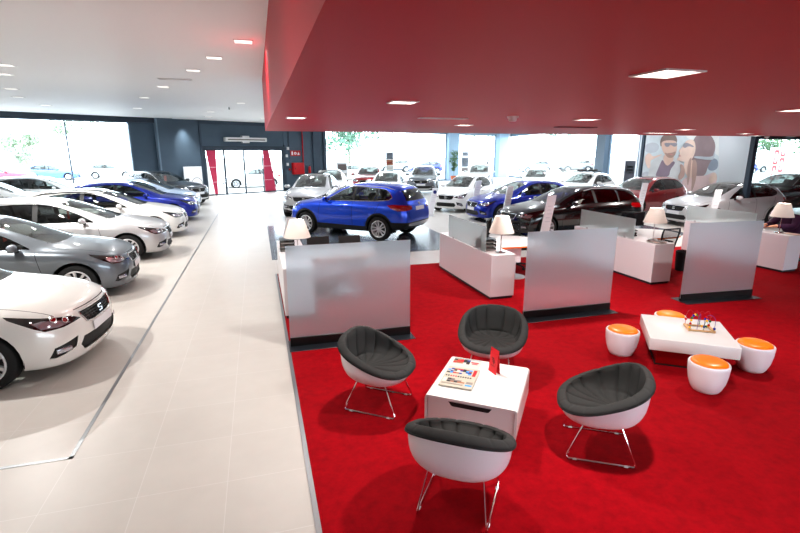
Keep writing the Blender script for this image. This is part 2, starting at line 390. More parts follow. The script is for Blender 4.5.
class Body:
    """subdivided body mesh with a feature cutter"""
    def __init__(s, P, levels=2):
        vs, fs = car_cage(P)
        me = bpy.data.meshes.new('cage'); me.from_pydata(vs, [], fs)
        bm = bmesh.new(); bm.from_mesh(me)
        bmesh.ops.recalc_face_normals(bm, faces=bm.faces[:])
        bm.to_mesh(me); bm.free()
        bot = {tuple(round(c, 3) for c in (p[0], abs(p[1]), p[2])) for p in P['B4']}
        zb4 = {0: P['B4'][0][2], 1: P['B4'][-1][2]}
        at = me.attributes.new('crease_edge', 'FLOAT', 'EDGE')
        for e in me.edges:
            a, b = (me.vertices[i].co for i in e.vertices)
            ka, kb = (tuple(round(c, 3) for c in (q[0], abs(q[1]), q[2])) in bot for q in (a, b))
            ends = all(abs(q.z-(zb4[0] if q.x > 0 else zb4[1])) < 1e-4 for q in (a, b)) and abs(a.y-b.y) > .01 and (min(a.x, b.x) > P['B4'][0][0]-.01 or max(a.x, b.x) < P['B4'][-1][0]+.01)
            if (ka and kb) or ends: at.data[e.index].value = .7
        o = bpy.data.objects.new('cage', me); COL.objects.link(o)
        md = o.modifiers.new('s', 'SUBSURF'); md.levels = levels; md.render_levels = levels
        dg = bpy.context.evaluated_depsgraph_get()
        me2 = bpy.data.meshes.new_from_object(o.evaluated_get(dg))
        bpy.data.objects.remove(o); bpy.data.meshes.remove(me)
        s.bm = bmesh.new(); s.bm.from_mesh(me2); bpy.data.meshes.remove(me2)
        # subdividing shrinks the cage: stretch back to the model's true length, width and height
        xs = [v.co.x for v in s.bm.verts]; ys = [v.co.y for v in s.bm.verts]; zs = [v.co.z for v in s.bm.verts]
        x0, x1, hy, zt = P['tail'][0][0], P['nose'][0][0], max(p[1] for p in P['S2']), max(p[1] for p in P['T0'])
        zb = min(p[2] for p in P['B4'])
        kx0, kx1 = x0/min(xs), x1/max(xs); ky = hy/max(ys); kz = (zt-zb)/(max(zs)-min(zs)); zm = min(zs)
        for v in s.bm.verts:
            t = max(0, min(1, (v.co.x+1)/2)); k = kx0+(kx1-kx0)*t
            v.co.x *= k; v.co.y *= ky; v.co.z = zb+(v.co.z-zm)*kz
        s.bm.normal_update()
        tmp = s.bm.copy(); bmesh.ops.triangulate(tmp, faces=tmp.faces[:]); tmp.normal_update()
        tmp.verts.ensure_lookup_table(); tmp.faces.ensure_lookup_table()
        s.tn = [v.normal.copy() for v in tmp.verts]; s.tc = [v.co.copy() for v in tmp.verts]
        s.tf = [tuple(v.index for v in f.verts) for f in tmp.faces]
        s.bvh = BVHTree.FromPolygons(s.tc, s.tf); tmp.free()
        s.parts = {}
        s.lay = s.bm.faces.layers.int.new('cand')
        s.k = 0
    def normal_at(s, co):
        loc, nn, fi, d = s.bvh.find_nearest(co)
        if fi is None: return Vector((0, 0, 1))
        a, b, c = s.tf[fi]
        from mathutils.geometry import barycentric_transform
        return barycentric_transform(loc, s.tc[a], s.tc[b], s.tc[c], s.tn[a], s.tn[b], s.tn[c]).normalized()
    def hit(s, o, d):
        return s.bvh.ray_cast(Vector(o), Vector(d).normalized())
    def cut(s, pts, d, slot, ndot=.15, depth=.55, only=None):
        """cut outline pts (3D, seen along direction d from outside) into the skin; faces inside get material slot"""
        d = Vector(d).normalized()
        up = Vector((0, 0, 1)) if abs(d.z) < .8 else Vector((1, 0, 0))
        u = up.cross(d).normalized(); v = d.cross(u)
        P3 = [Vector(p) for p in pts]
        Q = [(p.dot(u), p.dot(v)) for p in P3]
        dm = sum(p.dot(d) for p in P3)/len(P3)
        bx = (min(q[0] for q in Q), max(q[0] for q in Q), min(q[1] for q in Q), max(q[1] for q in Q))
        s.k += 1; k = s.k; lay = s.lay; bm = s.bm
        for f in bm.faces:
            if f.normal.dot(d) < ndot: continue
            if only is not None and f.material_index not in only: continue
            c = f.calc_center_median()
            if abs(c.dot(d)-dm) > depth: continue
            cu = [w.co.dot(u) for w in f.verts]; cv = [w.co.dot(v) for w in f.verts]
            if max(cu) < bx[0] or min(cu) > bx[1] or max(cv) < bx[2] or min(cv) > bx[3]: continue
            f[lay] = k
        n = len(Q)
        for i in range(n):
            a = Q[i]; b = Q[(i+1) % n]
            e = Vector((b[0]-a[0], b[1]-a[1]))
            if e.length < 1e-6: continue
            no = (u*(-e.y)+v*e.x).normalized()
            co = u*a[0]+v*a[1]
            x0, x1 = min(a[0], b[0]), max(a[0], b[0]); y0, y1 = min(a[1], b[1]), max(a[1], b[1])
            fs = []
            for f in bm.faces:
                if f[lay] != k: continue
                cu = [w.co.dot(u) for w in f.verts]; cv = [w.co.dot(v) for w in f.verts]
                if max(cu) < x0 or min(cu) > x1 or max(cv) < y0 or min(cv) > y1: continue
                fs.append(f)
            if not fs: continue
            es = {ed for f in fs for ed in f.edges}; ws = {w for f in fs for w in f.verts}
            bmesh.ops.bisect_plane(bm, geom=fs+list(es)+list(ws), dist=1e-5, plane_co=co, plane_no=no)
        hits = []
        for f in bm.faces:
            if f[lay] != k: continue
            c = f.calc_center_median(); x, y = c.dot(u), c.dot(v)
            ins = False; j = n-1
            for i in range(n):
                if (Q[i][1] > y) != (Q[j][1] > y) and x < (Q[j][0]-Q[i][0])*(y-Q[i][1])/(Q[j][1]-Q[i][1])+Q[i][0]:
                    ins = not ins
                j = i
            if ins:
                f.material_index = slot; hits.append(f)
        return hits
    def cut2(s, pts, d, slot, **kw):
        """same on both sides of the car"""
        s.cut(pts, d, slot, **kw)
        s.cut([(p[0], -p[1], p[2]) for p in reversed(pts)], (d[0], -d[1], d[2]), slot, **kw)
    def strip2(s, path, w, d, slot, **kw):
        """thin line (panel gap) along a path on both sides"""
        for i in range(len(path)-1):
            a = Vector(path[i]); b = Vector(path[i+1]); dd = Vector(d).normalized()
            t = (b-a).normalized(); nn = dd.cross(t).normalized()*w/2
            a = a-t*w*.3; b = b+t*w*.3
            s.cut2([a-nn, b-nn, b+nn, a+nn], d, slot, **kw)
    def extract(s, slot, name, side=None, off=0., pred=None):
        """pull the faces of a slot out into a mesh of its own"""
        fs = [f for f in s.bm.faces if f.material_index == slot]
        if side: fs = [f for f in fs if f.calc_center_median().y*side > 0]
        if pred: fs = [f for f in fs if pred(f.calc_center_median())]
        if not fs: return None
        vm = {}; vs = []; faces = []; nor = []
        for f in fs:
            q = []
            for w in f.verts:
                if w.index not in vm or True:
                    key = w
                    if key not in vm:
                        vm[key] = len(vs); nn = s.normal_at(w.co)
                        vs.append(w.co+nn*off); nor.append(nn)
                q.append(vm[w])
            faces.append(q)
        me = bpy.data.meshes.new(name); me.from_pydata(vs, [], faces)
        me.polygons.foreach_set('use_smooth', [True]*len(faces))
        me.normals_split_custom_set_from_vertices(nor)
        bmesh.ops.delete(s.bm, geom=fs, context='FACES_KEEP_BOUNDARY' if False else 'FACES')
        return me
    def rest(s, name):
        vm = {}; vs = []; faces = []; nor = []; mi = []
        for f in s.bm.faces:
            q = []
            for w in f.verts:
                if w not in vm:
                    vm[w] = len(vs); vs.append(w.co.copy()); nor.append(s.normal_at(w.co))
                q.append(vm[w])
            faces.append(q); mi.append(f.material_index)
        me = bpy.data.meshes.new(name); me.from_pydata(vs, [], faces)
        me.polygons.foreach_set('use_smooth', [True]*len(faces))
        me.polygons.foreach_set('material_index', mi)
        me.normals_split_custom_set_from_vertices(nor)
        return me

def circle_pts(cx, cz, r, n=26):
    return [(cx+r*math.cos(2*PI*i/n), 0, cz+r*math.sin(2*PI*i/n)) for i in range(n)]

def make_wheel(r, w, dark=False):
    """tyre mesh and rim mesh, axle along y, outer face at +y"""
    t = MB()
    R = Matrix.Rotation(-PI/2, 4, 'X')            # z -> +y
    ri = r*.70
    t.lathe([(ri,-w/2+.015),(ri+.01,-w/2),(r*.86,-w/2-.004),(r*.97,-w/2+.012),(r,-w/2+.035),(r,w/2-.035),(r*.97,w/2-.012),(r*.86,w/2+.004),(ri+.01,w/2),(ri,w/2-.015)], 36, 0, R)
    tm = t.mesh('wheel', [M['tyre_rubber']], angle=50)
    k = MB()
    k.lathe([(ri,-w/2+.02),(ri+.004,w/2-.004),(ri-.008,w/2+.002),(ri-.022,w/2-.006),(ri-.03,w/2-.05),(ri-.035,-w/2+.03)], 36, 0, R)
    k.lathe([(.0,w/2-.02),(.045,w/2-.02),(.06,w/2-.035),(.06,w/2-.08)], 20, 0, R)
    k.lathe([(0,.0),(r*.5,.0)], 24, 1, R)         # dark brake disc behind the spokes
    k.lathe([(r*.5,.0),(ri-.03,-.02)], 24, 2, R)
    for s in range(5):
        for dl in (-1, 1):
            a = 2*PI*s/5+dl*.17; b = 2*PI*s/5+dl*.25
            p0 = Vector((.05*math.cos(2*PI*s/5+dl*.35), 0, .05*math.sin(2*PI*s/5+dl*.35)))
            p1 = Vector(((ri-.02)*math.cos(b), 0, (ri-.02)*math.sin(b)))
            t_ = (p1-p0).normalized(); nn = Vector((-t_.z, 0, t_.x))*.017
            y0 = w/2-.022; y1 = w/2-.008
            vs = []
            for p, y, m_ in ((p0, y0-.004, .8), (p1, y1, 1.25)):
                for sg, dy in ((-1, -.03), (-1, 0), (1, 0), (1, -.03)):
                    vs.append(p+nn*sg*m_*(1 if dy == 0 else 1.1)+Vector((0, y+dy, 0)))
            k.add(vs, [(0,1,5,4),(1,2,6,5),(2,3,7,6),(3,0,4,7),(4,5,6,7),(3,2,1,0)])
    km = k.mesh('rim', [M['alloy'], M['dark_metal'], M['black_plastic']], angle=40)
    return tm, km

def emblem_mesh(h):
    """slanted S badge built of two stepped blades, in the xy plane"""
    b = MB(); s = h
    up = [(-.62,.06),(-.62,.30),(-.34,.5),(.62,.5),(.62,.30),(-.18,.30),(-.18,.20),(.45,-.02),(.62,-.08),(.2,-.08)]
    b.prism([(x*s, y*s) for x, y in [(-.60,.05),(-.60,.36),(-.42,.5),(.60,.5),(.60,.30),(-.22,.30),(-.22,.14),(.50,-.10),(.10,-.10)]], 0, .012)
    b.prism([(-x*s, -y*s) for x, y in [(-.60,.05),(-.60,.36),(-.42,.5),(.60,.5),(.60,.30),(-.22,.30),(-.22,.14),(.50,-.10),(.10,-.10)]], 0, .012)
    return b.mesh('emblem', [M['chrome']], angle=20)

# material slots used while cutting
PAINT, BLACK, GAP, SIDEG, WSCREEN, REARG, HEAD, TAILL, GRILLE, INTAKE, ARCH, ROOFP, FOG, REFL, SKIRT, LED = range(16)
CARS = {}

def features(kind):
    """outlines in hatch / suv coordinates"""
    F = {}
    if kind in ('hatch', 'wagon'):
        F['front_win'] = [(.68,.955),(.40,1.115),(.04,1.285),(-.18,1.335),(-.37,1.36),(-.37,.985)]
        if kind == 'hatch':
            F['rear_win'] = [(-.47,.99),(-.47,1.365),(-.85,1.358),(-1.15,1.325),(-1.38,1.25),(-1.53,1.14),(-1.42,1.05),(-1.2,1.01)]
        else:
            F['rear_win'] = [(-.47,.99),(-.47,1.37),(-.85,1.372),(-1.28,1.345),(-1.28,1.0)]
            F['quarter_win'] = [(-1.34,1.0),(-1.34,1.34),(-1.65,1.305),(-1.86,1.22),(-2.0,1.11),(-1.9,1.05),(-1.7,1.02)]
        F['wind'] = [(-.585,1.0),(-.30,1.003),(0,1.005),(.30,1.003),(.585,1.0),(.575,1.10),(.545,1.25),(.515,1.365),(.25,1.392),(0,1.40),(-.25,1.392),(-.515,1.365),(-.545,1.25),(-.575,1.10)]
        F['rear'] = [(-.545,1.05),(.545,1.05),(.52,1.18),(.475,1.29),(.25,1.315),(-.25,1.315),(-.475,1.29),(-.52,1.18)]
        F['head'] = [(2.12,.41,.632),(2.06,.50,.69),(1.86,.72,.745),(1.60,.88,.81),(1.63,.88,.775),(1.82,.82,.655),(1.90,.77,.605),(2.02,.62,.603)]
        F['refl'] = [(2.05,.52,.632),(2.02,.56,.672),(1.86,.74,.722),(1.80,.81,.71),(1.87,.78,.635),(1.98,.65,.618)]
        F['tail'] = [(-1.75,.86,.90),(-1.80,.83,.96),(-2.02,.70,.94),(-2.10,.48,.92),(-2.12,.46,.82),(-2.0,.72,.80),(-1.78,.85,.82)]
        F['grille'] = [(-.40,.70),(.40,.70),(.39,.655),(.335,.56),(.24,.545),(-.24,.545),(-.335,.56),(-.39,.655)]
        F['intake'] = [(-.44,.415),(.44,.415),(.50,.33),(.44,.255),(-.44,.255),(-.50,.33)]
        F['fog'] = [(2.11,.52,.455),(1.96,.76,.40),(1.92,.80,.29),(1.97,.76,.28),(2.10,.57,.335)]
        F['plate'] = .475; F['badge'] = .625; F['belt'] = .93
    else:
        F['front_win'] = [(.60,1.075),(.32,1.235),(.02,1.395),(-.18,1.465),(-.37,1.495),(-.37,1.105)]
        F['rear_win'] = [(-.46,1.11),(-.46,1.50),(-.85,1.50),(-1.17,1.48),(-1.17,1.13)]
        F['quarter_win'] = [(-1.23,1.135),(-1.23,1.475),(-1.42,1.455),(-1.58,1.36),(-1.68,1.24),(-1.60,1.175),(-1.42,1.15)]
        F['wind'] = [(-.61,1.125),(-.30,1.13),(0,1.132),(.30,1.13),(.61,1.125),(.60,1.23),(.57,1.38),(.54,1.495),(.27,1.522),(0,1.53),(-.27,1.522),(-.54,1.495),(-.57,1.38),(-.60,1.23)]
        F['rear'] = [(-.585,1.15),(.585,1.15),(.57,1.28),(.52,1.435),(.26,1.46),(-.26,1.46),(-.52,1.435),(-.57,1.28)]
        F['head'] = [(2.11,.44,.765),(2.07,.50,.83),(1.90,.70,.885),(1.60,.88,.955),(1.62,.89,.92),(1.80,.84,.815),(1.90,.78,.755),(2.02,.62,.74)]
        F['refl'] = [(2.06,.52,.77),(2.03,.56,.81),(1.88,.72,.86),(1.79,.81,.85),(1.86,.79,.785),(1.98,.65,.757)]
        F['tail'] = [(-1.62,.90,1.03),(-1.80,.87,1.06),(-2.06,.72,1.045),(-2.16,.46,1.02),(-2.17,.45,.92),(-2.05,.72,.885),(-1.90,.83,.885),(-1.74,.88,.94)]
        F['grille'] = [(-.42,.83),(.42,.83),(.40,.745),(.35,.68),(.25,.665),(-.25,.665),(-.35,.68),(-.40,.745)]
        F['intake'] = [(-.55,.52),(.55,.52),(.58,.44),(.48,.36),(-.48,.36),(-.58,.44)]
        F['fog'] = [(2.11,.58,.53),(1.97,.76,.56),(1.94,.80,.47),(2.0,.75,.41),(2.10,.60,.41)]
        F['plate'] = .59; F['badge'] = .75; F['belt'] = 1.05
    return F

def resc(F, sx, sy, sz):
    G = {}
    for k, v in F.items():
        if isinstance(v, float): G[k] = v*sz
        elif k in ('front_win', 'rear_win', 'quarter_win'): G[k] = [(x*sx, z*sz) for x, z in v]
        elif len(v[0]) == 2: G[k] = [(y*sy, z*sz) for y, z in v]
        else: G[k] = [(x*sx, y*sy, z*sz) for x, y, z in v]
    return G

def make_car(key, P, kind, panoramic=False, rails=None, cladding=False, chrome_dlo=False, glass='car_glass', rear_glass=None, detail=True, levels=2):
    """builds the prototype of a car model: Empty + parts; front towards +x"""
    sx, sy, sz = P.get('sx', 1), P.get('sy', 1), P.get('sz', 1)
    F = resc(features(kind), sx, sy, sz)
    B = Body(P, levels)
    root = bpy.data.objects.new('car', None); COL.objects.link(root)
    ax = P['wb']/2
    axz = P['r']
    YD = (0, 1, 0)
    W = .9*sy
    def side(pts): return [(x, W, z) for x, z in pts]
    # wheel openings
    for x in (ax, -ax):
        B.cut2([(p[0], W, p[2]) for p in circle_pts(x, axz+.005, P['arch'])], YD, ARCH, ndot=-.2, depth=.35)
        if cladding:
            pass
    for f in [f for f in B.bm.faces if f.material_index == ARCH]: pass
    bmesh.ops.delete(B.bm, geom=[f for f in B.bm.faces if f.material_index == ARCH], context='FACES')
    if cladding:
        for x in (ax, -ax):
            B.cut2([(p[0], W, p[2]) for p in circle_pts(x, axz+.005, P['arch']+.055)], YD, SKIRT, ndot=-.2, depth=.35)
        zz = .40*sz
        B.cut2([(1.0*sx, W, 0), (-1.0*sx, W, 0), (-1.0*sx, W, zz), (1.0*sx, W, zz)], YD, SKIRT, ndot=-.3, depth=.35)
        # rear bumper lower part
        B.cut([(-2.1*sx, -.95, .2), (-2.1*sx, .95, .2), (-2.1*sx, .95, .56*sz), (-2.1*sx, -.95, .56*sz)], (-1, 0, 0), SKIRT, ndot=.1, depth=.9)
        B.cut2([(-1.65*sx, W, .2), (-2.4*sx, W, .2), (-2.4*sx, W, .56*sz), (-1.65*sx, W, .56*sz)], YD, SKIRT, ndot=.0, depth=.5, only=(PAINT,))
        B.cut([(2.1*sx, .95, .2), (2.1*sx, -.95, .2), (2.1*sx, -.95, .36*sz), (2.1*sx, .95, .36*sz)], (1, 0, 0), SKIRT, ndot=.1, depth=.9)
    # glass
    B.cut2(side(F['front_win']), YD, SIDEG, ndot=.1, depth=.4)
    B.cut2(side(F['rear_win']), YD, SIDEG, ndot=.1, depth=.4)
    if 'quarter_win' in F: B.cut2(side(F['quarter_win']), YD, SIDEG, ndot=.1, depth=.4)
    fw, rw = F['front_win'], F['rear_win']
    B.cut2(side([fw[-1], fw[-2], rw[1], rw[0]]), YD, BLACK, ndot=.1, depth=.4)
    if 'quarter_win' in F:
        q = F['quarter_win']
        B.cut2(side([rw[-1], rw[-2], q[1], q[0]]), YD, BLACK, ndot=.1, depth=.4)
    X = 1.0
    fwd = (1, 0, .0)
    B.cut([(.6*sx, y, z) for y, z in F['wind']], fwd, WSCREEN, ndot=.12, depth=1.2)
    wz = F['wind'][0][1]; wy = F['wind'][4][0]
    B.cut([(.9*sx, -wy-.03, wz-.012), (.9*sx, wy+.03, wz-.012), (.9*sx, wy+.03, wz+.03), (.9*sx, -wy-.03, wz+.03)], (.6, 0, .8), BLACK, ndot=.2, depth=.3, only=(PAINT,))
    tx = P['tail'][0][0]
    B.cut([(tx, -y, z) for y, z in F['rear']], (-1, 0, 0), REARG, ndot=.05, depth=.8)
    if panoramic:
        tz = P['T0'][8][1]
        x0, x1 = P['T0'][7][0]-.05, P['T0'][10][0]
        B.cut([(x0, -.44, tz), (x0+.03, 0, tz), (x0, .44, tz), (x1, .44, tz), (x1, -.44, tz)], (0, 0, 1), ROOFP, ndot=.5, depth=.4)
    # lamps and openings
    hd = (.62, .78, .0)
    B.cut2(F['head'], hd, HEAD, ndot=.05, depth=.5)
    B.cut2(F['refl'], hd, REFL, ndot=.05, depth=.5)
    if key == 'facelift': pass
    B.cut2(F['tail'], (-.7, .7, 0), TAILL, ndot=.05, depth=.6)
    nx = P['nose'][0][0]
    B.cut([(nx, y, z) for y, z in F['grille']], fwd, GRILLE, ndot=.1, depth=.5)
    B.cut([(nx, y, z) for y, z in F['intake']], fwd, INTAKE, ndot=.1, depth=.5)
    B.cut2(F['fog'], (.8, .6, 0), FOG, ndot=.1, depth=.5)
    if detail:   # shut lines
        gw = .009
        b = F['belt']
        xb = -.42*sx
        B.strip2([(.80*sx, W, .26*sz), (.83*sx, W, .55*sz), (.76*sx, W, b-.04)], gw, YD, GAP, ndot=.1, depth=.4, only=(PAINT, SKIRT))
        B.strip2([(xb, W, .26*sz), (xb, W, b+.02)], gw, YD, GAP, ndot=.1, depth=.4, only=(PAINT, SKIRT))
        xr = -ax+P['arch']+.06
        B.strip2([(xr, W, .27*sz), (xr+.02, W, .5*sz), (-1.15*sx, W, .70*sz), (-1.33*sx, W, b+.04)], gw, YD, GAP, ndot=.1, depth=.4, only=(PAINT, SKIRT))
        g2 = P['G1']
        path = [(g2[i][0], g2[i][1]-.015, g2[i][2]) for i in (1, 2, 3, 4)]
        B.strip2([(p[0], p[1], p[2]) for p in path], .007, (0, .35, 1), GAP, ndot=.3, depth=.3, only=(PAINT,))
        t0 = P['T0']
        B.cut([(nx, -.43, F['grille'][0][1]+.028*sz), (nx, .43, F['grille'][0][1]+.028*sz), (nx, .43, F['grille'][0][1]+.036*sz), (nx, -.43, F['grille'][0][1]+.036*sz)], fwd, GAP, ndot=.1, depth=.5, only=(PAINT,))
        # tailgate line
        B.strip2([(tx, .62*sy, F['rear'][0][1]-.02), (tx, .60*sy, .72*sz), (tx, .53*sy, .62*sz)], .010, (-1, 0, 0), GAP, ndot=.1, depth=.6, only=(PAINT,))
    gm = M[glass]; rg = M[rear_glass or glass]
    def part(slot, name, m, sd=None, off=0., parent=root, pred=None):
        me = B.extract(slot, name, sd, off, pred)
        if me is None: return None
        me.materials.append(m)
        return link(name, me, parent)
    part(WSCREEN, 'windscreen', M['windscreen_glass'], off=-.003)
    part(REARG, 'rear_window', rg, off=-.003)
    for sd in (1, -1):
        part(SIDEG, 'front_side_window', gm, sd, -.004, pred=lambda c: c.x > -.41*sx)
        part(SIDEG, 'rear_side_window', rg, sd, -.004, pred=lambda c: c.x > rw[-1][0]-.03 or 'quarter_win' not in F)
        part(SIDEG, 'quarter_window', rg, sd, -.004)
        h = part(HEAD, 'headlight', M['headlight_dark'], sd, -.004)
        r_ = part(REFL, 'reflector', M['headlight_clear'], sd, -.006, parent=h or root)
        # led strip and lens inside the cluster
        c0 = Vector(F['refl'][2]); c1 = Vector(F['refl'][0])
        lm = MB()
        for tpar in (.25, .62):
            p = c1.lerp(c0, tpar); p.y *= sd
            loc, nn, _, _ = B.bvh.find_nearest(p)
            lm.lathe([(0, .0), (.026, -.002), (.034, .004), (.038, .0)], 14, 0, frame3(loc+nn*.0, nn.orthogonal(), nn.cross(nn.orthogonal())))
        lm.build('lens', [M['chrome']], h or root)
        part(TAILL, 'tail_light', M['tail_red'], sd, .003)
        fo = part(FOG, 'fog_lamp_recess', M['black_plastic'], sd, -.012)
        fm = MB()
        cf = sum((Vector(p) for p in F['fog']), Vector())/len(F['fog']); cf.y *= sd
        loc, nn, _, _ = B.bvh.find_nearest(cf)
        tz_ = Vector((0, 0, 1)); tt = tz_.cross(nn).normalized()
        fm.rbox(-.085, .085, -.03, .03, -.03, .006, .012, 2, 0, frame3(loc, tt, tz_))
        fm.build('fog_lamp', [M['headlight_clear']], fo or root)
    gr = part(GRILLE, 'grille', M['grille_mesh'], off=-.018)
    part(INTAKE, 'bumper_intake', M['black_plastic'], off=-.02)
    part(ROOFP, 'panoramic_roof', M['roof_glass'], off=.002)
    body = link('body', B.rest('body'), root)
    for m in (M['car_paint'], M['black_plastic'], M['shut_line']): body.data.materials.append(m)
    mi = [0]*len(body.data.polygons); body.data.polygons.foreach_get('material_index', mi)
    mi = [1 if q in (SKIRT, BLACK) else 2 if q == GAP else 0 for q in mi]
    body.data.polygons.foreach_set('material_index', mi)
    # grille: chrome frame, mesh slats, badge
    def front_pt(y, z, out=.0):
        h = B.hit((nx+1, y, z), (-1, 0, 0))
        return (h[0]+Vector((out, 0, 0))) if h[0] else Vector((nx, y, z))
    fm = MB()
    path = []
    gp = F['grille']
    for i in range(len(gp)):
        a = gp[i]; b = gp[(i+1) % len(gp)]
        for t in (0, .34, .67):
            path.append(front_pt(a[0]+(b[0]-a[0])*t, a[1]+(b[1]-a[1])*t, .002))
    fm.tube(path, .009, 6, closed=True)
    fm.build('chrome_surround', [M['chrome']], gr or root)
    sl = MB()
    zt, zb = gp[0][1], gp[4][1]
    for i in range(1, 5):
        z = zb+(zt-zb)*i/5; hw = (.24+(.40-.24)*min(1, (i/5)*1.5))*sy
        sl.tube([front_pt(-hw+2*hw*t/8, z, -.012) for t in range(9)], .006, 5)
    for i in range(-4, 5):
        y = i*.075*sy
        sl.tube([front_pt(y*.85, zb+.01, -.012), front_pt(y, (zt+zb)/2, -.012), front_pt(y, zt-.01, -.012)], .004, 5)
    sl.build('grille_bars', [M['black_gloss']], gr or root)
    p = front_pt(0, F['badge'], .004)
    em = emblem_mesh(.085)
    hz = front_pt(0, F['badge']+.03); lz = front_pt(0, F['badge']-.03)
    em.transform(frame3(p, (0, 1, 0), hz-lz)); link('emblem', em, gr or root)
    # plates
    for sgn, z in ((1, F['plate']), (-1, (.80 if kind != 'suv' else .93)*sz)):
        pts = [B.hit((sgn*4, 0, z+dz), (-sgn, 0, 0))[0] for dz in (-.05, .05)]
        up = pts[1]-pts[0]
        pl = MB(); pl.rbox(-.26, .26, -.056, .056, 0, .012, .006, 1, 0, frame3((pts[0]+pts[1])/2, (0, sgn, 0), up))
        pl.build('number_plate', [M['plate_white']], root)
    # rear badge
    zb = (.93 if kind != 'suv' else 1.055)*sz
    h0 = B.hit((-4, 0, zb-.03), (1, 0, 0))[0]; h1 = B.hit((-4, 0, zb+.03), (1, 0, 0))[0]
    em = emblem_mesh(.075); em.transform(frame3((h0+h1)/2, (0, -1, 0), h1-h0)); link('emblem', em, root)
    # wheel arches inside
    for x in (ax, -ax):
        for sd in (1, -1):
            a = MB()
            Rm = Matrix.Translation((x, sd*(W-.035), axz+.005)) @ Matrix.Rotation(-sd*PI/2, 4, 'X')
            a.lathe([(P['arch']+.006, -.0), (P['arch']+.006, -.30), (0, -.30)], 22, 0, Rm, a0=-sd*PI/2-1.85, a1=-sd*PI/2+1.85)
            a.build('wheel_arch_liner', [M['wheelhouse']], root)
    if rails:
        for sd in (1, -1):
            rr = MB(); path = []
            g = P['G2']
            idx = [7, 8, 9, 10, 11]
            pts = [Vector((g[i][0], sd*(g[i][1]-.02), g[i][2]+.06)) for i in idx]
            for i, q in enumerate(pts):
                h = B.hit((q.x, q.y, q.z+.5), (0, 0, -1))
                z = h[0].z if h[0] else q.z
                path.append(Vector((q.x, q.y, z+(.004 if i in (0, 4) else .035))))
            path[0] = path[0].lerp(path[1], .15); path[-1] = path[-1].lerp(path[-2], .1)
            rr.tube(path, .015, 6)
            rr.build('roof_rail', [M[rails]], root)
    # window surround
    for sd in (1, -1):
        fmb = MB()
        poly = list(F['front_win'][:-1])+list(F['rear_win'][1:-1] if 'quarter_win' not in F else F['rear_win'][1:-2])
        loop = list(F['front_win'][:-1])
        if 'quarter_win' in F:
            loop += F['rear_win'][1:-1]+F['quarter_win'][1:]+[F['quarter_win'][0], F['rear_win'][-1], F['rear_win'][0], F['front_win'][-1]]
        else:
            loop += F['rear_win'][1:]+[F['rear_win'][0], F['front_win'][-1]]
        path = []
        for i in range(len(loop)):
            a = loop[i]; b = loop[(i+1) % len(loop)]
            for t in (0, .5):
                x, z = a[0]+(b[0]-a[0])*t, a[1]+(b[1]-a[1])*t
                h = B.hit((x, sd*2, z), (0, -sd, 0))
                if h[0]: path.append(h[0]+Vector((0, sd*.002, 0)))
        fmb.tube(path, .011 if chrome_dlo else .008, 5, closed=True)
        fmb.build('window_trim', [M['chrome'] if chrome_dlo else M['black_gloss']], root)
    # mirrors
    for sd in (1, -1):
        mm = MB()
        cx, cz = .50*sx, F['belt']+.075
        h = B.hit((cx, sd*2, F['belt']-.01), (0, -sd, 0))[0] or Vector((cx, sd*.82, F['belt']))
        cy = h.y+sd*.135
        def mf(u, v):
            th = PI*v; ph = 2*PI*u
            x = math.sin(th)*math.cos(ph); z = math.sin(th)*math.sin(ph); y = math.cos(th)
            x = .075*math.copysign(abs(x)**.75, x); z = .068*math.copysign(abs(z)**.7, z)*(1-.15*sd*y*0)
            if x < 0: x *= .45
            return (cx+x-.03*abs(y), cy+sd*.115*math.copysign(abs(y)**.9, y)*1.0, cz+z)
        mm.grid(mf, 16, 10, 0, cu=True)
        mo = mm.build('door_mirror', [M['car_paint']], root)
        st = MB(); st.tube([(cx+.02, h.y-sd*.01, F['belt']-.0), (cx+.0, h.y+sd*.05, cz-.05), (cx, cy-sd*.03, cz-.03)], [.03, .022, .03], 6)
        st.build('mirror_arm', [M['black_plastic']], mo)
        mg = MB(); mg.add([(cx-.038-.0, cy+sd*a*.095, cz+b*.052) for a, b in ((-1,-1),(1,-1),(1,1),(-1,1))], [(0,1,2,3)])
        mg.build('mirror_glass', [M['mirror']], mo)
    # door handles
    for sd in (1, -1):
        for x in (-.22*sx, -1.08*sx):
            z = F['belt']-.10
            h = B.hit((x, sd*2, z), (0, -sd, 0))[0]
            if h is None: continue
            hm = MB(); hm.tube([(x-.10, h.y-sd*.004, z+.004), (x-.085, h.y+sd*.028, z+.004), (x+.085, h.y+sd*.028, z), (x+.10, h.y-sd*.004, z)], .014, 6)
            hm.build('door_handle', [M['car_paint']], root)
    # interior
    b = F['belt']; tub = MB()
    g1 = P['G1']
    ring = [(g1[i][0], g1[i][1]-.09, g1[i][2]-.05) for i in (5, 7, 9, 11)]
    top = ring+[(r[0], -r[1], r[2]) for r in reversed(ring)]
    bot = [(r[0], r[1], .36*sz) for r in top]
    n = len(top)
    tub.add(top+bot, [(i, (i+1) % n, n+(i+1) % n, n+i) for i in range(n)]+[tuple(range(n, 2*n))])
    tub.build('cabin_trim', [M['interior']], root)
    dz = F['wind'][0][1]
    db = MB(); hw = .68*sy
    db.prism([(.95*sx, dz-.10), (.80*sx, dz-.035), (.42*sx, dz-.02), (.34*sx, dz-.06), (.38*sx, dz-.22), (.9*sx, dz-.3)], -hw, hw, 'y')
    db.build('dashboard', [M['interior']], root)
    for sd in (1, -1):
        s_ = seat_mesh(); s_.transform(Matrix.Translation((-.28*sx, sd*.36*sy, .36*sz)) @ Matrix.Scale((b-.02)/.93, 4))
        link('front_seat', s_, root)
    s_ = seat_mesh(bench=True); s_.transform(Matrix.Translation((-1.12*sx, 0, .38*sz)) @ Matrix.Scale((b-.02)/.93, 4))
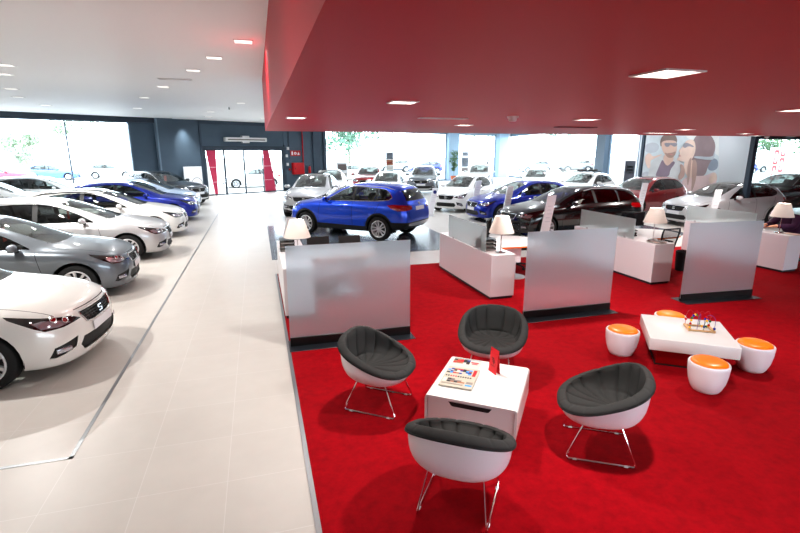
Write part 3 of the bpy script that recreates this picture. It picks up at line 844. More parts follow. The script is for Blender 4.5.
    link('rear_seat', s_, root)
    sw = MB()
    Rm = Matrix.Translation((.28*sx, .36*sy, b-.02)) @ Matrix.Rotation(math.radians(-65), 4, 'Y')
    sw.tube([(.175*math.cos(a), .175*math.sin(a), 0) for a in [2*PI*i/20 for i in range(20)]], .014, 6, closed=True, xf=Rm)
    sw.rbox(-.05, .05, -.05, .05, -.03, .0, .015, 1, 0, Rm)
    sw.tube([(0, -.17, 0), (0, .17, 0)], .012, 5, xf=Rm); sw.tube([(0, 0, -.02), (-.17, 0, 0)], .012, 5, xf=Rm)
    sw.build('steering_wheel', [M['interior']], root)
    mi_ = MB(); tz = P['T0'][7][1]
    mi_.rbox(P['T0'][7][0]-.02, P['T0'][7][0]+.01, -.11, .11, tz-.16, tz-.09, .012, 1)
    mi_.build('rear_view_mirror', [M['black_plastic']], root)
    # wheels
    tm, km = make_wheel(P['r'], P['track'])
    for x in (ax, -ax):
        for sd in (1, -1):
            w = link('wheel', tm, root, (x, sd*(P['wheel_y']-.02), P['r']), 0 if sd > 0 else PI)
            link('rim', km, w)
    if cladding:                                   # skid plates
        for sgn in (1, -1):
            sk = MB(); path = []
            z0, z1 = (.42*sz, .53*sz) if sgn < 0 else (.30*sz, .37*sz)
            lo = []; hi = []
            for i in range(13):
                y = -.62+1.24*i/12
                for z, L in ((z0+.05*abs(y/.62)**3, lo), (z1, hi)):
                    h = B.hit((sgn*4, y*sy, z), (-sgn, 0, 0))[0]
                    L.append((h or Vector((sgn*2.1, y, z)))+Vector((sgn*.012, 0, 0)))
            sk.add(lo+hi, [(i, i+1, 14+i, 13+i) for i in range(12)])
            sk.build('skid_plate', [M['alloy']], root)
    B.bm.free()
    CARS[key] = root
    return root

def seat_mesh(bench=False):
    s = MB(); w = .25 if not bench else .62
    s.rbox(-.24, .30, -w, w, 0, .17, .06, 2)
    T = Matrix.Translation((-.20, 0, .10)) @ Matrix.Rotation(math.radians(-20), 4, 'Y')
    s.rbox(-.07, .07, -w, w, 0, .60, .06, 2, 0, T)
    for y in ((0,) if not bench else (-.36, .36)):
        s.rbox(-.05, .05, y-.13, y+.13, .63, .82, .045, 2, 0, T)
        s.tube([(0, y, .55), (0, y, .68)], .04, 6, xf=T)
    return s.mesh('seat', [M['seat_fabric']], angle=60)

def place_car(key, x, y, rz, label, paint, group=None, mirror_paint=None, drop=()):
    """a car of a model, its own paint (object-level material slots)"""
    proto = CARS[key]
    first = not proto.get('used')
    if first:
        o = proto; proto['used'] = 1; CARS[key] = o
        o.location = (x, y, 0); o.rotation_euler = (0, 0, rz)
    else:
        o = dup(proto, (x, y, 0), rz)
    for pm in [c for c in o.children]:
        for q in [pm]+list(pm.children):
            for sl in q.material_slots:
                if sl.material and sl.material.name.startswith('paint_') or sl.material == M['car_paint']:
                    sl.link = 'OBJECT'; sl.material = M[paint]
    tag(o, label, 'car', group)
    return o
# ------------------------------------------------------------------ furniture materials
mat('shell_white', (.88,.87,.88), .35, 0, .5, .2)
mat('cushion_fabric', (.205,.202,.198), .9, 0, .2, bump=(900,.12,.0006))
mat('cushion_piping', (.09,.09,.09), .8)
mat('table_white', (.84,.83,.82), .3, 0, .5, .3)
mat('slot_black', (.02,.02,.02), .7)
mat('red_gloss', (.50,.02,.03), .2, 0, .5, .4)
mat('orange_vinyl', (1.0,.50,.03), .35, 0, .5, .2)
mat('orange_edge', (.95,.47,.10), .4)
mat('card_red', (.90,.14,.18), .5)
mat('print_light', (.86,.88,.90), .6); mat('print_dark', (.07,.05,.06), .6)
mat('print_red', (.68,.06,.10), .6)
mat('print_blue', (.08,.16,.48), .6)
mat('print_sky', (.20,.55,.80), .6)
mat('print_tan', (.58,.36,.24), .6)
mat('print_grey', (.42,.38,.37), .6)
mat('print_pink', (.85,.74,.70), .6)
mat('paper', (.70,.69,.67), .7)
mat('paper_cream', (.68,.65,.59), .8)
mat('beech', (.76,.60,.42), .5, noise=(14,.12))
mat('bead_red', (.75,.03,.07), .2); mat('bead_blue', (.03,.12,.60), .2); mat('bead_green', (.02,.42,.24), .2); mat('bead_yellow', (.97,.70,.02), .2)
mat('wire_purple', (.36,.13,.50), .3); mat('wire_green', (.10,.40,.18), .3); mat('wire_red', (.62,.10,.14), .3)
mat('steel_plate', (.20,.22,.25), .35, .6)
mat('strip_black', (.02,.02,.022), .4)
mat_frost('frosted_glass', .46, (.88,.96,1.0), .24, (.86,.94,1))
mat_frost('desk_frost', .34, (.90,1.0,1.0), .33, (.92,.99,1))
mat('cabinet_white', (.87,.86,.87), .35, 0, .5, .1)
mat('plinth', (.10,.12,.15), .5)
def mat_shade():
    m = mat('lamp_fabric', (.98,.97,.95), .8)
    nt = m.node_tree; b = nt.nodes['Principled BSDF']; out = nt.nodes['Material Output']
    tl = nt.nodes.new('ShaderNodeBsdfTranslucent'); tl.inputs['Color'].default_value = (.98,.95,.90,1)
    mx = nt.nodes.new('ShaderNodeMixShader'); mx.inputs['Fac'].default_value = .45
    nt.links.new(b.outputs[0], mx.inputs[1]); nt.links.new(tl.outputs[0], mx.inputs[2])
    nt.links.new(mx.outputs[0], out.inputs['Surface'])
mat_shade()
mat('screen_black', (.02,.022,.025), .15)
mat('mesh_back', (.05,.05,.055), .9, alpha=.55)
mat('chair_grey', (.15,.14,.14), .8)
mat('bulb', (1,.95,.85), .5, emit=(1,.92,.8), estr=2)
mat('totem_white', (.95,.96,.97), .4)
mat('clear_plastic', (.85,.87,.88), .15)

# ------------------------------------------------------------------ lounge tub chair (front towards +x)
def tub_rim(ph):
    c, s = math.cos(ph), math.sin(ph)
    q = lambda t: math.copysign(abs(t)**.80, t)
    x = .345*q(c)-.01; y = .365*q(s)*(1-.05*c)
    z = .572-.145*q(c)+.008*math.cos(2*ph)
    return Vector((x, y, z))
def tub_shell(ph, v, off=0.):
    r = tub_rim(ph); c = Vector((-.01, 0, .288))
    a = v*PI/2
    h = math.sin(a)**.70; k = 1-max(0, math.cos(a))**.60
    p = Vector((c.x+(r.x-c.x)*h, r.y*h, c.z+(r.z-c.z)*k))
    d = Vector((math.cos(ph), math.sin(ph), 0))
    return p+d*off*h-Vector((0, 0, off*(1-h)))
def tub_inner(ph, v):
    r = tub_rim(ph); d = Vector((math.cos(ph), math.sin(ph), 0))
    r = r-d*.052+Vector((0, 0, .012))
    c = Vector((-.16, 0, .392))
    front = max(0, math.cos(ph))
    k = v**(3.4-1.8*front); h = 1-(1-v)**1.95
    p = Vector((c.x+(r.x-c.x)*h, r.y*h, c.z+(r.z-c.z)*k))
    return p
def make_tub_chair():
    root = thing('tub_chair', '', 'chair')
    sh = MB()
    NU, NV = 64, 14
    sh.grid(lambda u, v: tub_shell(2*PI*u, v), NU, NV, 0, cu=True)
    sh.grid(lambda u, v: tub_shell(2*PI*u, v, -.012)+Vector((0, 0, .004)), NU, NV, 0, cu=True)
    sh.build('shell', [M['shell_white']], root, angle=60)
    cu = MB(); NU, NV = 192, 40
    seams = [i*2*PI/14+PI/14 for i in range(14)]
    def groove(ph, v):
        dm = min(abs((ph-s+PI) % (2*PI)-PI) for s in seams)
        w = dm*max(.06, v)*.36
        g = math.exp(-(w/.0085)**2)
        fold = math.exp(-((v-.56)/.035)**2)*max(0, -math.cos(ph)*.9+.25)
        puff = .010*math.sin(min(1, dm/(PI/14))*PI/2)
        return -.012*g*min(1, v*2.5)-.014*fold+puff*min(1, v*1.5)
    def cf(u, t):
        ph = 2*PI*u
        d = Vector((math.cos(ph), math.sin(ph), 0))
        if t < .62:
            v = t/.62
            p = tub_inner(ph, v); e = 1e-3
            q = tub_inner(ph, max(0, v-e)); tang = (p-q)
            if tang.length < 1e-9: nrm = Vector((0, 0, 1))
            else:
                tang.normalize(); nrm = tang.cross(Vector((-math.sin(ph), math.cos(ph), 0)))
                if nrm.z < 0 and nrm.dot(-d) < 0: nrm = -nrm
            return p+nrm*groove(ph, v)
        a = (t-.62)/.38
        pin = tub_inner(ph, 1.0); pout = tub_rim(ph)+d*.018-Vector((0, 0, .022))
        dm = min(abs((ph-s+PI) % (2*PI)-PI) for s in seams)
        g = -.006*math.exp(-(dm*.36/.010)**2)
        mid = (pin+pout)/2
        ang = a*PI
        up = Vector((0, 0, 1))
        hgt = .024+g
        return pin.lerp(pout, (1-math.cos(ang))/2)+up*hgt*math.sin(ang)+d*.012*math.sin(ang)*a
    cu.grid(cf, NU, NV, 0, cu=True)
    cu.grid(lambda u, v: (tub_rim(2*PI*u)+Vector((math.cos(2*PI*u), math.sin(2*PI*u), 0))*(.018-.02*v)-Vector((0, 0, .022+.02*v))), 96, 2, 0, cu=True)
    c = cu.build('quilted_cushion', [M['cushion_fabric']], root, angle=80)
    pp = MB(); pp.tube([tub_rim(2*PI*i/72)+Vector((math.cos(2*PI*i/72), math.sin(2*PI*i/72), 0))*.019-Vector((0, 0, .027)) for i in range(72)], .0065, 6, closed=True)
    pp.build('piping', [M['cushion_piping']], c)
    # chrome sled base: two side loops joined by cross bars under the bowl
    def bend(P, r=.03, k=4):
        out = [Vector(P[0])]
        for i in range(1, len(P)-1):
            a, b, cc = Vector(P[i-1]), Vector(P[i]), Vector(P[i+1])
            d0 = (a-b).normalized()*r; d1 = (cc-b).normalized()*r
            for j in range(k+1):
                t = j/k; out.append((b+d0)*(1-t)**2+b*2*t*(1-t)+(b+d1)*t*t)
        return out+[Vector(P[-1])]
    for sd in (1, -1):
        L = MB()
        L.tube(bend([(.13, 0, .345), (.13, sd*.19, .345), (.275, sd*.25, .009), (-.275, sd*.25, .009), (-.13, sd*.19, .355), (-.13, 0, .340)]), .0075, 8)
        leg = L.build('sled_leg', [M['chrome']], root)
        for x in (-.2, .2):
            G = MB(); G.rbox(x-.018, x+.018, sd*.25-.011, sd*.25+.011, 0, .014, .004, 1)
            G.build('glide', [M['clear_plastic']], leg)
    return root

def make_coffee_table(loc, rz):
    t = thing('coffee_table', 'low white coffee table with a slotted drawer front between the four tub chairs', 'table', loc, rz)
    b = MB(); w = .405; d = .435; z0, z1, r = .125, .42, .03
    # rounded-corner tube carcass open at the front (front = -y), extruded along y
    def ring(w, z0, z1, r):
        out = []
        for cx, cz, a0 in ((w-r, z0+r, -PI/2), (w-r, z1-r, 0), (-w+r, z1-r, PI/2), (-w+r, z0+r, PI)):
            for k in range(6):
                a = a0+PI/2*k/5; out.append((cx+r*math.cos(a), cz+r*math.sin(a)))
        return out
    O = ring(w, z0, z1, r); I = ring(w-.02, z0+.02, z1-.02, r*.6); n = len(O)
    vs = [(x, -d, z) for x, z in O]+[(x, d, z) for x, z in O]+[(x, -d, z) for x, z in I]+[(x, -d+.02, z) for x, z in I]
    fs = []
    for i in range(n):
        j = (i+1) % n
        fs += [(i, j, n+j, n+i), (j, i, 2*n+i, 2*n+j), (2*n+j, 2*n+i, 3*n+i, 3*n+j)]
    fs.append(tuple(n+i for i in range(n)))
    b.add(vs, fs); b.build('carcass', [M['table_white']], t, angle=40)
    f = MB(); f.rbox(-w+.023, w-.023, -d+.012, -d+.03, z0+.023, z1-.023, .004, 1)
    fr = f.build('drawer_front', [M['table_white']], t)
    s = MB(); s.prism([(-.19,.385),(.19,.385),(.165,.350),(.15,.345),(-.15,.345),(-.165,.350)], -d+.009, -d+.0125, 'y')
    s.build('finger_slot', [M['slot_black']], fr)
    p = MB(); p.rbox(-.30, .30, -.33, .33, 0, .126, .01, 1); p.build('plinth', [M['slot_black']], t)
    return t

def make_stool(name='stool'):
    t = thing('kids_stool', '', 'stool')
    b = MB()
    prof = [(0, .0), (.112, .0), (.130, .008), (.152, .045), (.177, .115), (.193, .205), (.199, .285), (.199, .31), (.193, .32), (.180, .322), (.172, .305), (0, .303)]
    b.lathe(prof, 48); b.build('tub', [M['shell_white']], t, angle=50)
    c = MB(); c.lathe([(.170, .303), (.175, .318), (.171, .333), (.150, .345), (.10, .352), (0, .355)], 48)
    c.build('seat_pad', [M['orange_vinyl']], t, angle=60)
    return t

def make_kids_table(loc, rz):
    t = thing('play_table', 'low square white play table on a red base among the orange topped stools', 'table', loc, rz)
    b = MB(); b.rbox(-.465, .465, -.465, .465, .215, .36, .006, 2); b.build('tabletop', [M['table_white']], t)
    c = MB(); c.rbox(-.36, .36, -.36, .36, .012, .215, .004, 1); c.build('base', [M['red_gloss']], t)
    d = MB(); d.box(-.37, .37, -.37, .37, 0, .012); d.build('floor_strip', [M['slot_black']], t)
    return t

def make_bead_maze(loc, rz):
    t = thing('bead_maze', 'wooden bead maze toy with looping wires and coloured beads on the play table', 'toy', loc, rz)
    f = MB()
    for x in (-.135, .135): f.rbox(x-.014, x+.014, -.115, .115, 0, .026, .004, 1)
    for y in (-.10, .10): f.rbox(-.135, .135, y-.011, y+.011, .004, .022, .003, 1)
    f.build('wooden_frame', [M['beech']], t)
    def wire(pts, m, beads):
        w = MB(); 
        P = []
        n = len(pts)
        for i in range(n-1):
            p0, p1, p2, p3 = [Vector(pts[max(0, min(n-1, q))]) for q in (i-1, i, i+1, i+2)]
            for k in range(8):
                s = k/8
                P.append(.5*((2*p1)+(p2-p0)*s+(2*p0-5*p1+4*p2-p3)*s*s+(3*p1-p0-3*p2+p3)*s**3))
        P.append(Vector(pts[-1]))
        w.tube(P, .003, 5); o = w.build('wire', [M[m]], t)
        for f_, c in beads:
            q = P[int(f_*(len(P)-1))]
            b = MB(); b.ball((0, 0, 0), .0155, 10, 7); b.build('bead', [M['bead_'+c]], o, loc=q)
    h = .20
    wire([(-.135,-.10,.026),(-.13,-.10,.14),(-.10,-.08,h),(-.05,-.05,h-.01),(-.02,-.03,.12),(.0,-.02,.06),(.04,-.03,.045),(.08,-.05,.07),(.07,-.08,.10)], 'wire_green', [(.04,'yellow'),(.085,'red'),(.13,'yellow'),(.18,'green'),(.24,'blue'),(.29,'yellow'),(.34,'green'),(.70,'yellow'),(.76,'blue'),(.82,'green'),(.87,'yellow'),(.93,'red')])
    wire([(.135,-.09,.026),(.135,-.09,.15),(.11,-.07,.20),(.07,-.04,.20),(.05,-.01,.14),(.05,.0,.026)], 'wire_purple', [(.06,'blue'),(.74,'red'),(.82,'blue')])
    wire([(-.05,-.09,.02),(-.05,-.09,.13),(-.03,-.05,.19),(.0,.02,.19),(.02,.06,.12),(.02,.10,.02)], 'wire_purple', [])
    wire([(-.135,.09,.026),(-.13,.09,.16),(-.10,.08,.215),(-.06,.07,.19),(-.03,.07,.215),(.0,.07,.19),(.03,.07,.215),(.06,.07,.19),(.10,.08,.215),(.135,.09,.15),(.135,.09,.026)], 'wire_red', [(.06,'red'),(.95,'green'),(.9,'red')])
    wire([(.02,-.09,.02),(.03,-.08,.10),(.07,-.02,.13),(.09,.04,.10),(.12,.06,.026)], 'wire_green', [(.45,'yellow'),(.55,'blue'),(.65,'green')])
    return t

def make_panel(loc, w, rz, label, rising=0.):
    t = thing('frosted_screen', label, 'screen', loc, rz, None)
    g = MB(); g.box(0, w, -.006, .006, .05, 1.355); g.build('glass_pane', [M['frosted_glass']], t, smooth=False)
    b = MB(); b.rbox(.0, w, -.022, -.0065, .008, .125, .003, 1); b.rbox(.0, w, .0065, .022, .008, .125, .003, 1); b.build('clamp_rail', [M['strip_black']], t)
    p = MB(); p.rbox(-.02, w+.03, -.19, .19, 0, .008, .003, 1); p.build('floor_plate', [M['steel_plate']], t)
    return t

def make_lamp():
    t = thing('table_lamp', '', 'lamp')
    b = MB(); b.lathe([(0,0),(.085,0),(.09,.006),(.088,.012),(.02,.018),(.012,.03),(0,.03)], 28); b.build('lamp_base', [M['chrome']], t)
    s = MB(); s.tube([(0,0,.02),(0,0,.46)], .008, 8); s.build('stem', [M['chrome']], t)
    h = MB(); h.lathe([(.218,.355),(.12,.64),(.116,.64),(.213,.355)], 36); h.build('lamp_shade', [M['lamp_fabric']], t, angle=60)
    k = MB(); k.ball((0,0,.50), .03, 10, 8); k.build('bulb', [M['bulb']], t)
    return t

def make_desk(loc, rz, label, yc=1.32):
    """cabinet along +y, origin at its near left corner; half round table to the right"""
    t = thing('sales_desk', label, 'desk', loc, rz)
    c = MB(); c.rbox(0, .46, 0, 2.47, .045, .79, .004, 1); cab = c.build('cabinet', [M['cabinet_white']], t)
    d = MB()
    for y in (.62, 1.24, 1.86): d.box(.4595, .4612, y-.002, y+.002, .06, .77)
    d.build('door_gap', [M['shut_line']], cab)
    p = MB(); p.box(.02, .44, .02, 2.45, 0, .045); p.build('plinth', [M['plinth']], t)
    def outline(x0, x1, yc, r, n=20):
        return [(x0, yc-r), (x1, yc-r)]+[(x1+r*math.sin(PI*i/n), yc-r*math.cos(PI*i/n)) for i in range(1, n)]+[(x1, yc+r), (x0, yc+r)]
    o = MB(); o.prism(outline(.464, 1.12, yc, .60), .728, .752); tt = o.build('tabletop', [M['orange_edge']], t, angle=30)
    o = MB(); o.prism(outline(.465, 1.12, yc, .598), .752, .758); o.build('table_surface', [M['table_white']], tt, angle=30)
    a = MB(); a.rbox(.47, 1.05, yc-.50, yc-.48, .42, .727, .004, 1); a.build('modesty_panel', [M['cabinet_white']], t)
    l = MB(); l.tube([(1.2, yc, .015), (1.2, yc, .728)], .035, 16); l.lathe([(0,0),(.24,0),(.24,.008),(.04,.02)], 28, 0, Matrix.Translation((1.2,yc,0))); l.build('pedestal_leg', [M['alloy']], t)
    return t

def make_desk_screen(loc, rz, label, y0, y1, zt):
    t = thing('desk_divider', label, 'divider', loc, rz, None)
    g = MB(); g.box(.004, .014, y0, y1, .80, zt); g.build('glass_pane', [M['desk_frost']], t, smooth=False)
    for y in (y0+.25, y1-.25):
        k = MB(); k.rbox(.0, .03, y-.03, y+.03, .79, .83, .004, 1); k.build('clamp', [M['alloy']], t)
    return t

def make_office_chair():
    t = thing('office_chair', '', 'chair')
    s = MB(); s.rbox(-.24, .25, -.24, .24, .43, .50, .03, 2); s.build('seat', [M['chair_grey']], t)
    T = Matrix.Translation((-.24, 0, .52)) @ Matrix.Rotation(math.radians(-8), 4, 'Y')
    f = MB()
    path = [(0, -.20, 0), (-.02, -.235, .40), (-.02, -.22, .47), (-.02, .22, .47), (-.02, .235, .40), (0, .20, 0)]
    f.tube(path, .017, 8, closed=True, xf=T); bk = f.build('back_frame', [M['black_plastic']], t)
    m = MB(); m.add([(0,-.19,.01),(-.02,-.22,.45),(-.02,.22,.45),(0,.19,.01)], [(0,1,2,3)], 0, T); m.build('mesh_back', [M['mesh_back']], bk)
    g = MB(); g.tube([(-.05,0,.42),(-.27,0,.44),(-.27,0,.58)], .022, 8); g.tube([(0,0,.08),(0,0,.43)], .026, 12); g.build('column', [M['black_plastic']], t)
    for sd in (1, -1):
        a = MB(); a.tube([(-.05, sd*.22, .45), (-.05, sd*.29, .47), (-.05, sd*.29, .66)], .014, 6); a.rbox(-.14, .12, sd*.29-.03, sd*.29+.03, .66, .685, .01, 1); a.build('armrest', [M['black_plastic']], t)
    for k in range(5):
        an = 2*PI*k/5+.3; L = MB(); e = (.29*math.cos(an), .29*math.sin(an))
        L.tube([(0,0,.10),(e[0]*.5,e[1]*.5,.09),(e[0],e[1],.07)], [.028,.022,.016], 6); lg = L.build('base_spoke', [M['black_plastic']], t)
        w = MB(); R = Matrix.Translation((e[0], e[1], .028)) @ Matrix.Rotation(an, 4, 'Z') @ Matrix.Rotation(PI/2, 4, 'X')
        for zz in (-.018, .006): w.lathe([(0,zz),(.028,zz),(.028,zz+.012),(0,zz+.012)], 14, 0, R)
        w.tube([(e[0],e[1],.03),(e[0],e[1],.075)], .01, 6); w.build('caster', [M['black_plastic']], lg)
    return t

def make_visitor_chair():
    t = thing('visitor_chair', '', 'chair')
    s = MB(); s.rbox(-.23, .23, -.23, .23, .42, .47, .02, 2); s.build('seat', [M['chair_grey']], t)
    T = Matrix.Translation((-.23, 0, .52)) @ Matrix.Rotation(math.radians(-10), 4, 'Y')
    b = MB(); b.rbox(-.02, .02, -.22, .22, 0, .36, .018, 2, 0, T); b.build('backrest', [M['chair_grey']], t)
    for sd in (1, -1):
        l = MB(); l.tube([(.22, sd*.22, .0), (.2, sd*.22, .42)], .012, 8); l.build('leg', [M['alloy']], t)
        l = MB(); l.tube([(-.27, sd*.22, .0), (-.22, sd*.22, .42), (-.29, sd*.20, .84)], .012, 8); l.build('leg', [M['alloy']], t)
    return t

def make_monitor(loc, rz, label):
    t = thing('monitor', label, 'monitor', loc, rz)
    s = MB(); s.rbox(-.012, .018, -.26, .26, .10, .42, .006, 1); b = s.build('display_housing', [M['black_plastic']], t)
    d = MB(); d.add([(-.0125, y, z) for y, z in ((-.245,.115),(.245,.115),(.245,.405),(-.245,.405))], [(0,1,2,3)]); d.build('screen', [M['screen_black']], b)
    k = MB(); k.rbox(.0, .03, -.03, .03, .01, .2, .005, 1); k.rbox(-.09, .09, -.11, .11, 0, .012, .005, 1); k.build('stand', [M['black_plastic']], t)
    return t

def make_tray(loc, rz, label):
    t = thing('letter_tray', label, 'tray', loc, rz)
    for i in range(3):
        z = i*.065; b = MB()
        b.box(0, .25, 0, .32, z, z+.005); b.box(0, .005, 0, .32, z, z+.04); b.box(.245, .25, 0, .32, z, z+.04); b.box(0, .25, .315, .32, z, z+.055)
        for x in (.004, .24): b.box(x, x+.008, .02, .03, z, z+.065); b.box(x, x+.008, .29, .30, z, z+.065)
        tr = b.build('tray', [M['black_gloss']], t)
        p = MB(); p.box(.012, .235, .012, .30, z+.006, z+.02); p.build('paper', [M['paper']], tr)
    p = MB(); p.box(.0, .25, .0, .32, .195, .20); p.build('lid', [M['black_gloss']], t)
    return t

def make_phone(loc, rz, label):
    t = thing('desk_phone', label, 'phone', loc, rz)
    b = MB(); b.prism([(-.10,0),(.10,0),(.10,.06),(.05,.065),(-.10,.025)], -.09, .09, 'y'); b.build('phone_body', [M['black_plastic']], t)
    h = MB(); h.tube([(-.09,-.07,.055),(-.05,-.07,.07),(.05,-.07,.085),(.09,-.07,.085)], [.026,.016,.016,.026], 8); h.build('handset', [M['black_gloss']], t)
    k = MB(); T = Matrix.Translation((0,.02,.048)) @ Matrix.Rotation(math.radians(-14), 4, 'Y')
    for i in range(3):
        for j in range(4): k.rbox(-.06+j*.03, -.04+j*.03, -.03+i*.03, -.01+i*.03, 0, .006, .002, 1, 0, T)
    k.build('keypad', [M['print_grey']], t)
    return t

def make_totem(loc, rz, label, h=1.40, blue=False):
    """slanted white information blade"""
    t = thing('price_totem', label, 'sign stand', loc, rz, None)
    b = MB(); lean = .22
    b.add([(-.12, -.02, .012), (.12, -.02, .012), (.12, .02, .012), (-.12, .02, .012), (-.12+lean, -.02, h), (.12+lean, -.02, h), (.12+lean, .02, h), (-.12+lean, .02, h)],
          [(0,3,2,1),(4,5,6,7),(0,1,5,4),(1,2,6,5),(2,3,7,6),(3,0,4,7)])
    b.build('blade', [M['totem_white']], t, smooth=False)
    p = MB(); p.rbox(-.17, .19, -.13, .13, 0, .012, .004, 1); p.build('foot_plate', [M['alloy']], t)
    s = MB()
    for k in range(5):
        z = h*(.80-.07*k); x = lean*z/h
        s.box(x-.07, x+(.05 if k % 2 else .08), -.0225, -.0205, z, z+.02)
    s.build('printed_lines', [M['print_light']], t)
    if blue:
        d = MB(); d.lathe([(0,.0),(.07,.0),(.07,.012),(0,.012)], 20, 0, Matrix.Translation((lean*.86, -.021, h*.86)) @ Matrix.Rotation(PI/2, 4, 'X')); d.build('disc', [M['print_blue']], t)
    return t

# ------------------------------------------------------------------ seated person leaning on the desk, facing -x (built facing +x)
mat('skin', (.80,.58,.46), .55); mat('hair_brown', (.20,.12,.08), .7, noise=(40,.3))
mat('sweater_purple', (.22,.06,.20), .85, bump=(300,.2,.002)); mat('trousers_dark', (.07,.07,.09), .85); mat('shoe_black', (.03,.03,.03), .4)
def skin_mesh(name, chains, m, parent, sub=2):
    """chains of (point, radius); shared points are welded; one skinned surface"""
    V = []; R = []; E = []; key = {}
    def vid(p, r):
        k = tuple(round(c, 4) for c in p)
        if k not in key: key[k] = len(V); V.append(p); R.append(r)
        return key[k]
    for ch in chains:
        ids = [vid(p, r) for p, r in ch]
        E += list(zip(ids, ids[1:]))
    me = bpy.data.meshes.new(name); me.from_pydata(V, E, [])
    o = bpy.data.objects.new(name, me); COL.objects.link(o)
    o.modifiers.new('skin', 'SKIN'); s = o.modifiers.new('sub', 'SUBSURF'); s.levels = sub; s.render_levels = sub
    for i, sv in enumerate(me.skin_vertices[0].data):
        r = R[i]; sv.radius = r if isinstance(r, tuple) else (r, r); sv.use_root = (i == 0)
    dg = bpy.context.evaluated_depsgraph_get()
    m2 = bpy.data.meshes.new_from_object(o.evaluated_get(dg))
    bpy.data.objects.remove(o); bpy.data.meshes.remove(me)
    m2.materials.clear(); m2.materials.append(m)
    m2.polygons.foreach_set('use_smooth', [True]*len(m2.polygons))
    return link(name, m2, parent)
def make_person(loc, rz):
    t = thing('person', 'seated person in a dark purple sweater leaning forward over the far right desk', 'person', loc, rz)
    pel = (0, 0, .53); sp = (.08, 0, .72); ch = (.20, 0, .90); nk = (.30, 0, 1.05); hd0 = (.345, 0, 1.10); hd = (.385, 0, 1.20)
    def arm(s):
        return [(ch, .115), ((.24, s*.17, .985), .058), ((.40, s*.24, .82), .044), ((.66, s*.13, .835), .034), ((.74, s*.10, .835), .030), ((.80, s*.085, .832), .034)]
    def leg(s):
        return [(pel, .115), ((.06, s*.10, .52), .078), ((.42, s*.12, .50), .058), ((.40, s*.12, .28), .048), ((.36, s*.12, .08), .038), ((.48, s*.12, .035), .036)]
    body = [[(pel, .115), (sp, .10), (ch, .115), (nk, .058), (hd0, .055), (hd, .085), ((.40, 0, 1.275), .075)], arm(1), arm(-1), leg(1), leg(-1)]
    for s in (1, -1):      # fingers rooted in the palm
        for k in range(4):
            y = s*.085+(k-1.5)*.017
            ln = (.055, .065, .06, .045)[k if s > 0 else 3-k]
            body.append([((.80, s*.085, .832), .034), ((.825, y, .832), .010), ((.825+ln*.6, y, .826), .009), ((.825+ln, y, .812), .008)])
        body.append([((.80, s*.085, .832), .034), ((.80, s*.085-s*.04, .822), .010), ((.84, s*.085-s*.055, .812), .009)])
    b = skin_mesh('body', body, M['skin'], t)
    f = MB(); f.ball((.402, 0, 1.215), .10, 16, 12, 0, (.92, .76, 1.12))
    f.tube([(.485, 0, 1.235), (.513, 0, 1.205), (.49, 0, 1.198)], [.010, .016, .012], 8)
    for s in (1, -1): f.ball((.40, s*.078, 1.21), .022, 8, 6, 0, (.7, .4, 1.3))
    f.build('head', [M['skin']], b, angle=80)
    e = MB()
    for s in (1, -1): e.ball((.487, s*.032, 1.238), .010, 8, 6)
    e.tube([(.490, -.022, 1.165), (.495, 0, 1.162), (.490, .022, 1.165)], .005, 5)
    e.build('face_features', [M['print_dark']], b)
    h = MB(); h.ball((.388, 0, 1.245), .107, 16, 12, 0, (.98, .82, 1.0)); h.ball((.345, 0, 1.205), .085, 12, 10, 0, (.75, .95, 1.2)); h.build('hair', [M['hair_brown']], t, angle=80)
    def sl(s): return [(ch, .17), ((.24, s*.17, .985), .092), ((.40, s*.24, .82), .068), ((.66, s*.13, .835), .050), ((.71, s*.112, .835), .042)]
    skin_mesh('sweater', [[((-.02, 0, .55), .17), (sp, .155), (ch, .17), ((.275, 0, 1.02), .085)], sl(1), sl(-1)], M['sweater_purple'], t)
    def tl(s): return [((0, 0, .53), .165), ((.06, s*.10, .52), .108), ((.42, s*.12, .50), .082), ((.40, s*.12, .28), .068), ((.365, s*.12, .10), .058)]
    skin_mesh('trousers', [tl(1), tl(-1)], M['trousers_dark'], t)
    for s in (1, -1):
        q = MB(); q.ball((.45, s*.12, .04), .05, 12, 8, 0, (2.3, .95, .78)); q.build('shoe', [M['shoe_black']], t)
    return t
# ------------------------------------------------------------------ camera (wide lens, held high, pitched down)
CAM_H = 2.52; FPX = 480.; PITCH = math.radians(13.53); YAW = math.radians(16.26)
cd = bpy.data.cameras.new('camera'); cam = bpy.data.objects.new('camera', cd); COL.objects.link(cam)
cd.sensor_width = 36; cd.lens = FPX/800*36; cd.clip_end = 400
cam.location = (0, 0, CAM_H); cam.rotation_euler = (PI/2-PITCH, 0, -YAW)
SC.camera = cam
RM = cam.rotation_euler.to_matrix()
def ray(px, py): return RM @ Vector(((px-400)/FPX, (266.5-py)/FPX, -1))
def at_y(px, py, Y):
    d = ray(px, py); return Vector((0, 0, CAM_H))+d*(Y/d.y)
def at_z(px, py, z=0.):
    d = ray(px, py); return Vector((0, 0, CAM_H))+d*((z-CAM_H)/d.z)

